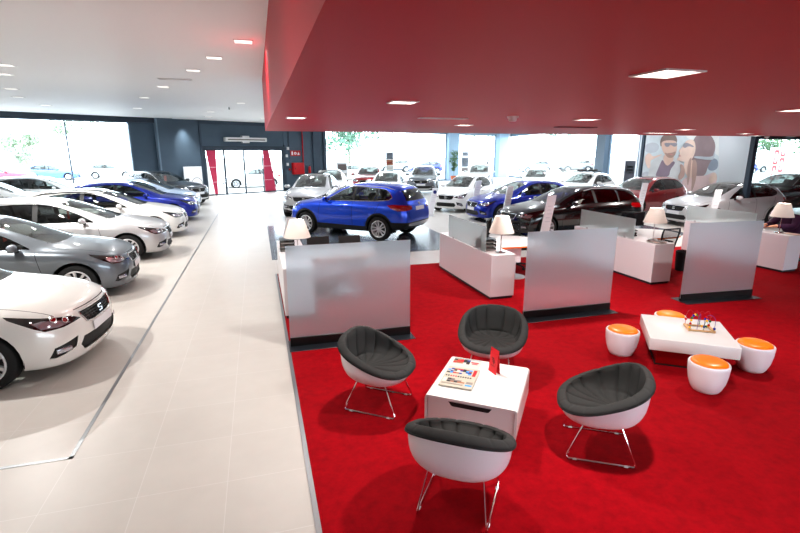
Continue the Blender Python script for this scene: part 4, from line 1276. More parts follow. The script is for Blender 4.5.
# ------------------------------------------------------------------ light
w = bpy.data.worlds.new('sky'); SC.world = w; w.use_nodes = True
bg = w.node_tree.nodes['Background']; bg.inputs['Color'].default_value = (.78, .90, 1, 1); bg.inputs['Strength'].default_value = WORLD_S
SC.view_settings.view_transform = 'Standard'; SC.view_settings.look = 'None'; SC.view_settings.exposure = EXPO; SC.view_settings.gamma = .93
SC.cycles.max_bounces = 8; SC.cycles.transparent_max_bounces = 24; SC.cycles.diffuse_bounces = 5; SC.cycles.glossy_bounces = 4
SC.cycles.sample_clamp_indirect = 4; SC.cycles.caustics_reflective = False; SC.cycles.caustics_refractive = False
def area(x, y, z, e, size=.3, col=(1, .975, .935), spread=150, rot=(0, 0, 0), sy=None):
    l = bpy.data.lights.new('downlight', 'AREA'); l.energy = e; l.size = size; l.color = col; l.spread = math.radians(spread)
    if sy: l.shape = 'RECTANGLE'; l.size_y = sy
    o = bpy.data.objects.new('downlight', l); COL.objects.link(o); o.location = (x, y, z); o.rotation_euler = rot
    return o

# ------------------------------------------------------------------ setting materials
def mat_tiles(name, c1, c2, mortar, rough, sx, sy, ox, oy, ms=.004, spec=.5):
    m = mat(name, c1, rough, 0, spec); nt = m.node_tree; b = nt.nodes['Principled BSDF']
    tc = nt.nodes.new('ShaderNodeTexCoord'); mp = nt.nodes.new('ShaderNodeMapping')
    mp.inputs['Location'].default_value = (ox, oy, 0)
    br = nt.nodes.new('ShaderNodeTexBrick'); br.offset = 0; br.squash = 1
    br.inputs['Scale'].default_value = 1; br.inputs['Brick Width'].default_value = sx; br.inputs['Row Height'].default_value = sy
    br.inputs['Mortar Size'].default_value = ms; br.inputs['Mortar Smooth'].default_value = .1
    br.inputs['Color1'].default_value = (*lin(c1), 1); br.inputs['Color2'].default_value = (*lin(c2), 1); br.inputs['Mortar'].default_value = (*lin(mortar), 1)
    nt.links.new(tc.outputs['Object'], mp.inputs['Vector']); nt.links.new(mp.outputs['Vector'], br.inputs['Vector'])
    n = nt.nodes.new('ShaderNodeTexNoise'); n.inputs['Scale'].default_value = 3.; n.inputs['Detail'].default_value = 6
    nt.links.new(tc.outputs['Object'], n.inputs['Vector'])
    mx = nt.nodes.new('ShaderNodeMix'); mx.data_type = 'RGBA'; mx.blend_type = 'MULTIPLY'; mx.inputs['Factor'].default_value = .18
    nt.links.new(br.outputs['Color'], mx.inputs['A']); nt.links.new(n.outputs['Color'], mx.inputs['B'])
    hs = nt.nodes.new('ShaderNodeHueSaturation'); hs.inputs['Saturation'].default_value = 0
    nt.links.new(n.outputs['Color'], hs.inputs['Color']); nt.links.new(hs.outputs['Color'], mx.inputs['B'])
    nt.links.new(mx.outputs['Result'], b.inputs['Base Color'])
    return m
mat_tiles('floor_tiles', (.745,.725,.70), (.735,.715,.69), (.785,.77,.755), .36, .643, .645, -.26, -3.52, .003)
mat_tiles('slate_tiles', (.36,.40,.44), (.34,.38,.42), (.42,.45,.48), .16, .643, .645, -.26, -3.52)
def mat_carpet():
    m = mat('carpet_red', (.57,.01,.06), .95, 0, .1); nt = m.node_tree; b = nt.nodes['Principled BSDF']
    tc = nt.nodes.new('ShaderNodeTexCoord')
    n1 = nt.nodes.new('ShaderNodeTexNoise'); n1.inputs['Scale'].default_value = 9; n1.inputs['Detail'].default_value = 8; n1.inputs['Roughness'].default_value = .75
    n2 = nt.nodes.new('ShaderNodeTexNoise'); n2.inputs['Scale'].default_value = 260; n2.inputs['Detail'].default_value = 2
    for n in (n1, n2): nt.links.new(tc.outputs['Object'], n.inputs['Vector'])
    r = nt.nodes.new('ShaderNodeValToRGB'); r.color_ramp.elements[0].position = .33; r.color_ramp.elements[1].position = .68
    r.color_ramp.elements[0].color = (*lin((.50,.006,.05)), 1); r.color_ramp.elements[1].color = (*lin((.61,.012,.07)), 1)
    nt.links.new(n1.outputs['Fac'], r.inputs['Fac']); nt.links.new(r.outputs['Color'], b.inputs['Base Color'])
    bp = nt.nodes.new('ShaderNodeBump'); bp.inputs['Strength'].default_value = .5; bp.inputs['Distance'].default_value = .004
    nt.links.new(n2.outputs['Fac'], bp.inputs['Height']); nt.links.new(bp.outputs['Normal'], b.inputs['Normal'])
mat_carpet()
mat('trim_steel', (.52,.53,.54), .35, .7)
mat('ceiling_white', (.97,.975,.98), .5)
mat('ceiling_red', (.72,.055,.115), .45, 0, .15)
mat('wall_slate', (.27,.34,.40), .55, noise=(2.5,.05))
mat('wall_slate_dark', (.21,.27,.33), .55)
mat('frame_dark', (.17,.22,.27), .4)
mat('frame_grey', (.45,.52,.58), .4)
mat('pillar_blue', (.55,.65,.74), .5)
mat('pillar_slate', (.30,.36,.42), .5)
mat('wall_white', (.86,.88,.90), .6)
mat_glass('window_glass', (.97,.985,.985), base=.02)
mat_glass('partition_glass', (.88,.94,.94), base=.05)
mat('vinyl_red', (.72,.20,.33), .35)  # door red with the entrance glare put into its colour
mat('ground_concrete', (.62,.61,.59), .8, noise=(.6,.08))
mat('light_panel', (1,1,1), .5, emit=(1,.97,.92), estr=5)
mat('light_soft', (1,1,1), .5, emit=(1,.98,.95), estr=1.15)
mat('light_off', (.93,.93,.92), .4)
mat('fitting_white', (.88,.88,.88), .4)
mat('fire_red', (.72,.04,.09), .35)
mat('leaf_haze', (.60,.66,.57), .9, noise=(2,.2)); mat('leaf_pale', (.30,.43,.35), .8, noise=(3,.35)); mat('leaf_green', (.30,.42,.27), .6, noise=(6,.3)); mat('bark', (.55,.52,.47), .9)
mat('terracotta', (.72,.38,.24), .7)

# ------------------------------------------------------------------ floor, carpet, ceilings
UL = Vector((.8805, .474, 0)).normalized(); NL = Vector((-UL.y, UL.x, 0)); PL = Vector((-2.69, 30.1, 0))
FL = frame3(PL, UL, NL)                        # front facade: x along the wall, y outward
E2 = PL+UL*30.9; D2 = Vector((20.4, 22.5, 0))
FRL = (D2-E2).length
FR = frame3(E2, D2-E2, Vector(((E2-D2).y*-1, (E2-D2).x, 0)).normalized()*-1 if False else (D2-E2).cross(Vector((0,0,1)))*-1)
FM = frame3(D2, (1, 0, 0), (0, 1, 0))          # mural wall
A2 = PL+UL*(-16.5)
poly = [(A2.x, -5), (38, -5), (38, 22.5), (D2.x, D2.y), (E2.x, E2.y), (A2.x, A2.y)]
f = MB(); f.prism(poly, -.12, -.004); struct(f.build('floor', [M['floor_tiles']], smooth=False))
cb = MB(); cb.box(.26, 38, -5, 10.15, -.0035, 0); cpt = struct(cb.build('floor', [M['carpet_red']], smooth=False)); cpt.name = 'floor_carpet'
n_tr = 0
def trim(x0, x1, y0, y1, z0, z1, m):
    global n_tr
    n_tr += 1; b = MB(); b.box(x0, x1, y0, y1, z0, z1); return struct(b.build('trim_%d' % n_tr, [M[m]], smooth=False))
trim(.222, .262, -5, 10.15, -.0045, .003, 'trim_steel')
trim(-1.69, -1.655, 4.19, 26.0, -.0045, -.001, 'trim_steel')
trim(-9.0, -1.655, 4.19, 4.225, -.0045, -.001, 'trim_steel')
trim(.20, 5.4, 11.55, 17.05, -.0045, -.002, 'slate_tiles')
trim(7.75, 12.9, 11.55, 17.05, -.0045, -.002, 'slate_tiles')
c = MB(); c.prism(poly, 4.2, 4.35); struct(c.build('ceiling', [M['ceiling_white']], smooth=False))
r = MB(); r.box(.25, 38, -5, 12.74, 3.0, 4.199); rc = struct(r.build('ceiling_red', [M['ceiling_red']], smooth=False))
# ------------------------------------------------------------------ facade left part: window, columns, door
def wall(name, F, parts, m):
    b = MB()
    for s0, s1, d0, d1, z0, z1 in parts: b.box(s0, s1, d0, d1, z0, z1, 0, F)
    return struct(b.build(name, [M[m]] if isinstance(m, str) else m, smooth=False))
wall('wall_front', FL, [(-3.9, -.30, 0, .35, 0, 4.2), (-.30, 5.0, .02, .35, 2.74, 4.2), (5.0, 8.2, 0, .35, 0, 4.2)], 'wall_slate')
wall('trim_20', FL, [(-2.62, -1.85, -.30, .0, 0, 4.2)], 'wall_slate')
wall('trim_21', FL, [(-2.70, -2.62, -.30, .0, 0, 4.2)], 'frame_grey')
wall('trim_22', FL, [(-16.5, -2.7, -.12, .12, 3.95, 4.2)], 'frame_dark')
wall('trim_23', FL, [(-.32, 5.02, -.05, .02, 4.0, 4.2), (-.36, -.26, -.05, .0, 0, 4.2)], 'wall_slate_dark')
wall('trim_24', FL, [(7.2, 7.75, -.10, .0, 0, 4.2), (8.05, 8.25, -.10, .1, 0, 4.2)], 'wall_slate_dark')
wall('trim_25', FL, [(5.0, 5.1, -.06, .0, 0, 2.9), (5.35, 5.42, -.03, 0, 2.0, 4.2)], 'wall_slate_dark')
NW = 0
def window(F, s0, s1, z0=.12, z1=3.95, mull=(), frame='frame_grey', fw=.05):
    """one glazed bay: frame + pane"""
    global NW
    NW += 1
    b = MB()
    b.box(s0, s1, -.04, .04, z0-fw, z0, 0, F); b.box(s0, s1, -.04, .04, z1-fw, z1, 0, F)
    b.box(s0, s0+fw, -.04, .04, z0, z1, 0, F); b.box(s1-fw, s1, -.04, .04, z0, z1, 0, F)
    for m_ in mull: b.box(m_-.03, m_+.03, -.05, .05, z0, z1, 0, F)
    o = struct(b.build('window_%d' % NW, [M[frame]], smooth=False))
    g = MB(); g.add([(s0+fw, 0, z0), (s1-fw, 0, z0), (s1-fw, 0, z1-fw), (s0+fw, 0, z1-fw)], [(0,1,2,3)], 0, F)
    g.build('pane', [M['window_glass']], o, smooth=False)
    return o
window(FL, -16.5, -10.5); window(FL, -10.5, -3.9, mull=(-6.66,))
wall('baseboard_front', FL, [(-16.5, -3.9, -.08, .1, -.01, .12), (8.2, 30.9, -.08, .1, -.01, .12)], 'frame_grey')
wall('trim_26', FL, [(8.2, 30.9, -.1, .1, 3.95, 4.2)], 'frame_grey')
for s0, s1 in ((8.25, 14.6), (14.6, 21.06), (22.44, 28.44)): window(FL, s0, s1)
wall('trim_27', FL, [(21.06, 22.44, -.35, .1, 0, 4.2), (28.44, 29.9, -.5, .1, 0, 4.2)], 'pillar_blue')
wall('trim_28', FL, [(29.9, 30.9, -.35, .1, 0, 4.2)], 'wall_white')
# facade right part (glazed, with a slate pillar)
k3 = None
def s_on(F, px):                                # where the view through column px meets a wall frame
    d = ray(px, 170); o = F.translation; u = F.col[0].xyz; n = F.col[1].xyz
    t = (o-Vector((0, 0, CAM_H))).dot(n)/d.dot(n); p = Vector((0, 0, CAM_H))+d*t
    return (p-o).dot(u)
k3 = s_on(FR, 599); k4 = s_on(FR, 608)
window(FR, .05, k3); window(FR, k4, FRL-.05)
wall('trim_29', FR, [(k3, k4, -.35, .1, 0, 4.2)], 'pillar_slate')
wall('trim_30', FR, [(0, FRL, -.1, .1, 3.95, 4.2), (0, FRL, -.06, .1, -.01, .12)], 'frame_grey')
# mural wall and right hand glazing
wall('wall_right', FM, [(0, 8.3, 0, .25, 0, 4.2)], 'wall_white')
window(FM, 8.3, 17.6, mull=(12.6,)); wall('trim_31', FM, [(8.3, 17.6, -.1, .1, 3.95, 4.2)], 'frame_grey')
b = MB(); b.box(38, 38.2, -5, 22.5, 0, 4.2); struct(b.build('wall_east', [M['wall_white']], smooth=False))
b = MB()
for a_ in ((A2.x, 1.5, 0, 4.2), (16, 38, 0, 4.2), (1.5, 16, 0, .6), (1.5, 16, 2.9, 4.2)): b.box(a_[0], a_[1], -5.2, -5, a_[2], a_[3])
struct(b.build('wall_back', [M['wall_white']], smooth=False))
window(frame3((16, -5.1, 0), (-1, 0, 0), (0, -1, 0)), 0, 14.5, .65, 2.9, mull=(3.6, 7.2, 10.8))  # unseen rear window, added to light the faces turned towards the camera
b = MB(); b.box(A2.x-.2, A2.x, -5, A2.y, 0, 4.2); struct(b.build('wall_left', [M['wall_white']], smooth=False))

# sliding entrance door
d = MB()
d.box(-.30, -.14, -.06, .1, 0, 2.74, 0, FL); d.box(4.86, 5.0, -.06, .1, 0, 2.74, 0, FL); d.box(-.30, 5.0, -.10, .1, 2.6, 2.80, 0, FL); d.box(-.14, 4.86, -.03, .05, -.004, .02, 0, FL)
door = struct(d.build('door_1', [M['frame_dark']], smooth=False))
edges = [-.14, .98, 2.20, 3.44, 4.86]
for i in range(4):
    p = MB(); a, e = edges[i], edges[i+1]; y = 0 if i in (0, 3) else -.04
    for s0, s1 in ((a, a+.045), (e-.045, e)): p.box(s0, s1, y-.02, y+.02, .02, 2.6, 0, FL)
    p.box(a, e, y-.02, y+.02, .02, .06, 0, FL); p.box(a, e, y-.02, y+.02, 2.55, 2.6, 0, FL)
    fr = p.build('sliding_panel', [M['frame_dark']], door, smooth=False)
    g = MB(); g.add([(a, y, .06), (e, y, .06), (e, y, 2.55), (a, y, 2.55)], [(0,1,2,3)], 0, FL); g.build('pane', [M['window_glass']], fr, smooth=False)
    if i in (0, 3):
        v = MB()
        pts = [(-.08,2.55),(.50,2.55),(.44,.06),(.26,.06)] if i == 0 else [(3.50,2.55),(3.92,2.55),(4.28,.06),(3.50,.06)]
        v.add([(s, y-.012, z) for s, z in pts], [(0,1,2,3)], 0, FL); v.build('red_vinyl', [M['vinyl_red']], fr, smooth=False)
        if i == 0:
            v = MB(); v.add([(s, y-.012, z) for s, z in [(-.09,2.2),(.24,.06),(-.09,.06)]], [(0,1,2)], 0, FL); v.build('white_vinyl', [M['totem_white']], fr, smooth=False)
        for z in (.75, 1.6):
            v = MB(); v.box(-.08 if i == 0 else 3.5, .46 if i == 0 else 4.05, y-.015, y-.012, z, z+.015, 0, FL); v.build('vinyl_line', [M['totem_white']], fr, smooth=False)
# wall fittings beside the door
t = tag(link('air_curtain', None), 'long white air curtain mounted above the sliding entrance door', 'air curtain'); t.matrix_world = FL
b = MB(); b.rbox(1.02, 3.66, -.34, -.02, 3.06, 3.30, .03, 2); b.build('housing', [M['fitting_white']], t)
b = MB(); b.box(1.15, 3.53, -.345, -.339, 3.14, 3.20); b.build('grille_slot', [M['print_grey']], t)
for z in (3.30, 2.98): b = MB(); b.rbox(2.1, 2.55, -.25, -.02, z, z+.10, .01, 1); b.build('bracket', [M['fitting_white']], t)
t = tag(link('hose_cabinet', None), 'red fire hose cabinet on the dark wall right of the entrance', 'cabinet'); t.matrix_world = FL
b = MB(); b.rbox(5.50, 6.34, -.26, -.001, 1.03, 1.78, .03, 2); b.build('cabinet_box', [M['fire_red']], t)
b = MB(); b.rbox(5.54, 6.30, -.275, -.26, 1.07, 1.74, .008, 1); dd = b.build('cabinet_door', [M['fire_red']], t)
b = MB(); b.rbox(5.60, 5.66, -.30, -.275, 1.36, 1.46, .01, 1); b.build('latch', [M['black_plastic']], dd)
t = tag(link('fire_sign', None), 'red and white fire equipment sign with pictograms above the red hose cabinet', 'sign'); t.matrix_world = FL
b = MB(); b.box(5.47, 6.22, -.02, -.001, 2.20, 2.55); b.build('sign_board', [M['fire_red']], t)
b = MB()
b.box(5.54, 5.66, -.024, -.02, 2.26, 2.46); b.box(5.57, 5.63, -.024, -.02, 2.46, 2.51)
b.lathe([(.04,-.002),(.09,-.002),(.09,.002),(.04,.002)], 18, 0, Matrix.Translation((5.83, -.022, 2.37)) @ Matrix.Rotation(PI/2, 4, 'X'))
b.prism([(5.98,2.27),(6.16,2.27),(6.07,2.48)], -.024, -.02, 'y'); b.build('pictograms', [M['totem_white']], t)
p_ = MB(); p_.tube([FL @ Vector((6.39, -.06, 0)), FL @ Vector((6.39, -.06, 4.2))], .035, 8); tag(p_.build('fire_pipe', [M['fire_red']]), 'red vertical fire pipe on the dark wall beside the hose cabinet', 'pipe')
t = tag(link('alarm_button', None), 'small round red alarm button left of the hose cabinet', 'alarm button'); t.matrix_world = FL
b = MB(); b.lathe([(0,0),(.07,0),(.07,.05),(.04,.07),(0,.07)], 16, 0, Matrix.Translation((5.35, -.0, 1.35)) @ Matrix.Rotation(PI/2, 4, 'X')); b.build('button', [M['fire_red']], t)
for i, (s, z, lab) in enumerate(((5.2, 1.68, 'white wall box beside the red hose cabinet'), (5.28, 2.68, 'small white sensor box above the fire sign'), (5.16, 2.22, 'white switch box left of the fire sign'))):
    b = MB(); b.rbox(s-.08, s+.08, -.08, -.001, z-.09, z+.09, .01, 1, 0, FL); tag(b.build('wall_box', [M['fitting_white']]), lab, 'wall box')
t = thing('fire_extinguisher', 'red fire extinguisher on the dark wall right of the hose cabinet', 'extinguisher', (0,0,0)); t.matrix_world = FL @ Matrix.Translation((6.82, -.13, 1.02))
b = MB(); b.lathe([(0,0),(.085,0),(.09,.02),(.09,.42),(.06,.50),(.03,.52),(0,.52)], 20); b.build('cylinder_body', [M['fire_red']], t)
b = MB(); b.tube([(0,0,.52),(0,0,.57),(.10,0,.60)], .018, 6); b.tube([(0,0,.56),(.09,-.01,.50),(.10,-.02,.15)], .012, 6); b.build('valve_and_hose', [M['black_plastic']], t)
# wheel poster leaning at the wall
t = thing('wheel_poster', 'white framed poster of an alloy wheel by the dark wall left of the door', 'poster'); t.matrix_world = FL @ Matrix.Translation((-1.05, -.36, 0))
b = MB(); b.rbox(-.50, .50, -.02, .02, .10, 1.68, .006, 1); b.build('poster_board', [M['totem_white']], t)
b = MB(); b.rbox(-.3, .3, -.15, .15, 0, .10, .01, 1); b.build('foot', [M['alloy']], t)
tw, rw_ = make_wheel(.42, .04)
rw_.transform(Matrix.Translation((.18, -.005, .78)) @ Matrix.Rotation(PI, 4, 'Z')); rw_.materials[0] = M['print_grey']; rw_.materials[1] = M['print_dark']; link('printed_wheel', rw_, t)

# glass partition on the right, in front of the silver car
t = struct(link('wall_partition', None))
b = MB(); b.box(15.82, 15.98, 12.42, 12.58, -.004, 3.0); b.box(15.98, 24, 12.46, 12.54, 2.90, 3.0); b.box(15.98, 24, 12.46, 12.54, -.004, .08); b.build('frame', [M['frame_dark']], t, smooth=False)
b = MB(); b.add([(15.98,12.5,.08),(24,12.5,.08),(24,12.5,2.90),(15.98,12.5,2.90)], [(0,1,2,3)]); b.build('pane', [M['partition_glass']], t, smooth=False)

# ------------------------------------------------------------------ mural: a couple in sunglasses, printed flat on the wall
def mural():
    t = tag(link('wall_mural', None), 'large wall photo of a smiling couple in sunglasses behind the red and silver cars', 'mural')
    cols = dict(bg=(.80,.86,.89), bg2=(.90,.92,.92), skin=(.86,.70,.62), skin2=(.90,.77,.70), hairm=(.42,.33,.30), beard=(.62,.47,.41), glasses=(.48,.47,.52), tee=(.44,.36,.44), jacket=(.80,.82,.83), hairw=(.50,.40,.42), strand=(.68,.53,.48), pink=(.89,.76,.76), dark=(.46,.52,.60), shade=(.70,.74,.78), lip=(.75,.45,.43))
    for k, v in cols.items(): mat('mural_'+k, tuple(c*.74+.25 for c in v), .5, noise=(1.2, .10))
    def W(p, k):
        q = at_y(630+p[0]/7.61, 130+p[1]/7.61, 22.5); return (q.x, 22.5-.03-.0025*k, q.z)
    lay = [('backdrop','bg',[(106,-40),(672,-40),(672,520),(78,520)]),
     ('backdrop_light','bg2',[(380,-40),(672,-40),(672,200),(560,120),(430,60)]),
     ('far_shape','dark',[(585,265),(600,225),(640,212),(668,235),(665,290),(630,312),(590,305)]),
     ('far_shape','shade',[(110,110),(180,90),(225,120),(200,170),(150,175),(110,165)]),
     ('far_shape','shade',[(84,330),(130,310),(150,345),(140,380),(82,380)]),
     ('man_hair','hairm',[(228,125),(224,80),(245,40),(300,25),(340,38),(356,70),(352,104),(344,84),(300,76),(248,86),(234,125)]),
     ('man_jacket','jacket',[(240,185),(205,212),(160,242),(140,300),(128,380),(420,400),(405,300),(372,240),(330,200)]),
     ('man_neck','skin',[(255,180),(328,190),(325,240),(285,285),(246,235)]),
     ('man_shirt','tee',[(243,222),(262,262),(285,275),(322,232),(342,250),(300,300),(292,360),(180,365),(210,290),(232,240)]),
     ('man_face','skin',[(233,86),(296,76),(350,86),(354,140),(340,188),(312,213),(276,206),(248,172),(234,130)]),
     ('man_beard','beard',[(254,168),(275,178),(290,176),(325,170),(344,160),(338,192),(312,215),(276,208)]),
     ('man_lips','lip',[(286,184),(306,180),(325,184),(306,192)]),
     ('man_sunglasses','glasses',[(252,96),(300,100),(354,96),(352,120),(330,130),(308,114),(298,112),(286,130),(262,126)]),
     ('man_hand','skin2',[(105,205),(128,176),(150,178),(165,205),(235,182),(238,190),(165,224),(150,232),(148,285),(132,296),(112,256)]),
     ('woman_back_hair','hairw',[(470,110),(480,60),(530,20),(600,30),(640,90),(642,150),(625,215),(590,262),(566,345),(510,362),(470,330),(455,240)]),
     ('woman_top','pink',[(372,400),(440,345),(560,352),(640,312),(660,360),(640,420),(600,470),(520,520),(400,520)]),
     ('woman_neck','skin2',[(420,225),(470,215),(500,330),(470,370),(415,350),(400,250)]),
     ('woman_face','skin2',[(404,110),(420,78),(482,70),(495,150),(470,215),(440,244),(396,242),(348,230),(350,216),(366,204),(362,190),(378,178),(358,158),(384,138)]),
     ('woman_sunglasses','glasses',[(394,118),(405,100),(432,98),(478,122),(476,132),(436,122),(412,138),(396,132)]),
     ('woman_lips','lip',[(362,190),(384,196),(366,206)]),
     ('woman_strand','strand',[(436,230),(462,200),(452,300),(442,380),(428,440),(424,330)]),
     ('woman_strand','strand',[(462,220),(500,230),(500,330),(482,420),(455,480),(462,380)]),
     ('woman_strand','strand',[(368,258),(396,262),(412,318),(398,362),(364,384),(354,350),(380,310)]),
     ('woman_hand','skin2',[(585,384),(600,345),(630,322),(652,340),(646,384),(600,412)]),
     ('cap_band','shade',[(478,196),(620,208),(628,170),(640,150),(632,215),(610,232),(474,214)])]
    for k, (n, c, pts) in enumerate(lay):
        # smooth the outline a little
        P = [Vector(p) for p in pts]
        if k > 1:
            for _ in range(2):
                P = [q for i in range(len(P)) for q in (P[i].lerp(P[(i+1) % len(P)], .25), P[i].lerp(P[(i+1) % len(P)], .75))]
        b = MB(); b.add([W(p, k) for p in P], [tuple(range(len(P)))]); b.build(n, [M['mural_'+c]], t, smooth=False, recalc=False)
    fr = MB(); a0, a1 = W((106, -40), 0), W((78, 520), 0)
    x0 = W((92, 200), 0)[0]
    fr.box(x0-.12, x0, 22.36, 22.5, 0, 4.2); fr.build('edge_frame', [M['frame_dark']], t, smooth=False)
mural()
# ------------------------------------------------------------------ ceiling fittings
RZ, WZ = 3.0, 4.2
def ceiling_light(x, y, z, label, s=.26, on=True, sy=None, group=None):
    t = thing('ceiling_light', label, 'ceiling light', (x, y, z), 0, group); sy = sy or s
    b = MB()
    for a in ((-s/2-.02, s/2+.02, -sy/2-.02, -sy/2), (-s/2-.02, s/2+.02, sy/2, sy/2+.02), (-s/2-.02, -s/2, -sy/2, sy/2), (s/2, s/2+.02, -sy/2, sy/2)): b.box(*a, -.010, .0)
    b.build('frame', [M['fitting_white']], t, smooth=False)
    d = MB(); d.box(-s/2, s/2, -sy/2, sy/2, -.004, -.001); d.build('diffuser', [M['light_panel' if z < 3.5 else 'light_soft']], t, smooth=False)
    return t
red_l = [(2.53, 2.64, 'square ceiling light in the red ceiling, nearest to the lounge chairs', .27, .27), (1.45, 4.88, 'square ceiling light in the red ceiling near its front edge, above the magazines', .24, .2),
 (.60, 7.55, 'square ceiling light at the left edge of the red ceiling', .24, .24), (3.82, 8.77, 'square ceiling light in the red ceiling just behind the air vent', .24, .24),
 (5.01, 6.72, 'square ceiling light in the red ceiling right of the smoke detector', .26, .26), (9.49, 9.16, 'square ceiling light in the red ceiling above the second desk', .26, .26),
 (10.67, 11.11, 'long shallow ceiling light in the red ceiling in front of the mural', .9, .2), (13.28, 10.76, 'square ceiling light in the red ceiling near the round detector', .26, .26),
 (17.39, 12.56, 'farthest square ceiling light in the red ceiling, at the right', .3, .3), (15.47, 13.74-1.6, 'small square ceiling light in the red ceiling left of the round detector', .26, .26), (6.29, 4.48, 'square ceiling light in the red ceiling at the right edge of the photo', .26, .26)]
for x, y, lab, s, sy in red_l: ceiling_light(x, y, RZ, lab, s, True, sy)
wh_l = [(-.08, 8.56, 'largest square ceiling light in the white ceiling, beside the red bulkhead'), (-.63, 10.13, 'second square ceiling light from the camera in the white ceiling row'), (-1.18, 11.78, 'third square ceiling light from the camera in the white ceiling row'),
 (-2.28, 14.89, 'square ceiling light in the white ceiling just behind the air vent'), (-3.37, 18.04, 'farthest square ceiling light of the white ceiling row'), (-4.73, 12.13, 'square ceiling light at the left edge of the photo, the nearer one'), (-5.34, 13.52, 'square ceiling light at the left edge of the photo, the second one'),
 (-6.40, 16.55, 'small square ceiling light above the left window cars'), (-7.20, 18.98, 'farthest small square ceiling light above the left window cars'), (-.41, 19.05, 'small square ceiling light near the far end of the red bulkhead')]
for x, y, lab in wh_l: ceiling_light(x, y, WZ, lab, .26)
def vent(x, y, z, label, sx, sy, m):
    t = thing('ceiling_vent', label, 'air vent', (x, y, z)); b = MB()
    for a in ((-sx/2, sx/2, -sy/2, -sy/2+.02), (-sx/2, sx/2, sy/2-.02, sy/2), (-sx/2, -sx/2+.02, -sy/2, sy/2), (sx/2-.02, sx/2, -sy/2, sy/2)): b.box(*a, -.014, 0)
    b.build('frame', [M[m]], t, smooth=False)
    s = MB()
    for k in range(5): yy = -sy/2+.03+(sy-.06)*k/4; s.box(-sx/2+.02, sx/2-.02, yy-.006, yy+.006, -.012, -.002)
    s.build('slats', [M[m]], t, smooth=False)
mat('vent_red', (.42,.05,.09), .5)
vent(2.72, 7.02, RZ, 'long slotted air vent in the red ceiling', .75, .16, 'fitting_white'); vent(6.35, 8.85, RZ, 'dark red slotted air vent in the red ceiling', .9, .2, 'vent_red'); vent(-1.75, 13.28, WZ, 'slotted air vent in the white ceiling row of lights', .75, .18, 'fitting_white')
for x, y, lab in ((3.51, 6.35, 'white smoke detector hanging from the red ceiling'), (16.18, 12.33, 'round white detector at the far right of the red ceiling')):
    t = thing('smoke_detector', lab, 'detector', (x, y, RZ)); b = MB(); b.lathe([(0,-.075),(.045,-.075),(.06,-.06),(.06,-.03)], 20); b.build('sensor_head', [M['fitting_white']], t)
    b = MB(); b.lathe([(0,-.03),(.075,-.03),(.08,-.002),(0,-.002)], 20); b.build('base_ring', [M['fitting_white']], t)
t = thing('ceiling_sprinkler', 'tiny sprinkler head in the white ceiling near the entrance', 'sprinkler', (-.905, 20.88, WZ)); b = MB(); b.lathe([(0,-.09),(.04,-.085),(.015,-.05),(.015,0)], 12); b.build('nozzle', [M['dark_metal']], t)

# ------------------------------------------------------------------ lounge
for nm in ('c0',):
    proto = make_tub_chair()
for i, (x, y, a, lab) in enumerate(((1.05, 4.36, -37, 'grey quilted tub chair left of the coffee table, turned to the right'), (2.44, 4.62, -122.8, 'grey quilted tub chair behind the coffee table, facing the camera'),
     (1.285, 2.83, 54, 'grey quilted tub chair in front of the coffee table, its white back to the camera'), (2.70, 3.10, 148.5, 'charcoal quilted tub chair right of the coffee table, seen from the side'))):
    o = proto if i == 0 else dup(proto, (0, 0, 0), 0)
    o.location = (x, y, 0); o.rotation_euler = (0, 0, math.radians(a)); tag(o, lab, 'chair', 'lounge tub chairs')
CT = make_coffee_table((1.885, 3.765, 0), math.radians(-37.5))
def on_ct(x, y): return Vector((1.885, 3.765, 0))+Matrix.Rotation(math.radians(-37.5), 3, 'Z') @ Vector((x, y, 0))
def printed(name, label, w, h, th, base, patches, loc, rz, pm=0):
    t = thing(name, label, name.replace('_', ' '), loc, rz)
    b = MB(); b.rbox(-w/2, w/2, -h/2, h/2, 0, th, .002, 1); b.build('pages', [M[base]], t)
    for i, (x0, x1, y0, y1, m) in enumerate(patches):
        b = MB(); b.box(-w/2+x0*w, -w/2+x1*w, -h/2+y0*h, -h/2+y1*h, th, th+.0006+.0002*(i % 3)); b.build('printed_block', [M[m]], t, smooth=False)
    return t
rnd = random.Random(3)
def mosaic(x0, x1, y0, y1, nx, ny, pal):
    return [(x0+(x1-x0)*i/nx, x0+(x1-x0)*(i+1)/nx, y0+(y1-y0)*j/ny, y0+(y1-y0)*(j+1)/ny, rnd.choice(pal)) for i in range(nx) for j in range(ny) if rnd.random() < .86]
printed('magazine', 'colourful magazine lying partly under the newspaper on the coffee table', .29, .36, .006, 'paper',
    mosaic(.04,.62,.62,.90,5,3,['print_dark','print_red','print_blue','print_tan'])+[(.66,.92,.74,.80,'print_red'),(.70,.90,.66,.71,'print_red'),(.05,.95,.93,.95,'print_dark')], (1.868, 4.085, .42), math.radians(-36))
printed('newspaper', 'folded newspaper with a colour photo strip on the coffee table, in front of the magazine', .31, .42, .012, 'paper_cream',
    mosaic(.04,.80,.64,.90,8,4,['print_blue','print_blue','print_red','print_tan','paper','print_dark','print_sky'])+[(.84,.94,.60,.92,'print_red')]
    +[(.06+.075*k, .06+.075*k+.045, .47, .53, 'print_dark' if k not in (2,3,4) else 'print_red') for k in range(11)]
    +mosaic(.18,.72,.20,.38,5,3,['print_grey','print_tan','print_dark'])+[(.76,.96,.22,.26,'print_grey'),(.76,.96,.28,.30,'print_grey'),(.76,.96,.10,.17,'print_sky'),(.05,.15,.20,.38,'print_pink'),(.05,.70,.10,.12,'print_grey'),(.05,.70,.14,.15,'print_grey')], (1.715, 3.855, .4265), math.radians(-36))
t = thing('tent_card', 'upright red folded card standing on the coffee table', 'card', (2.09, 3.885, .42), math.radians(-82))
b = MB()
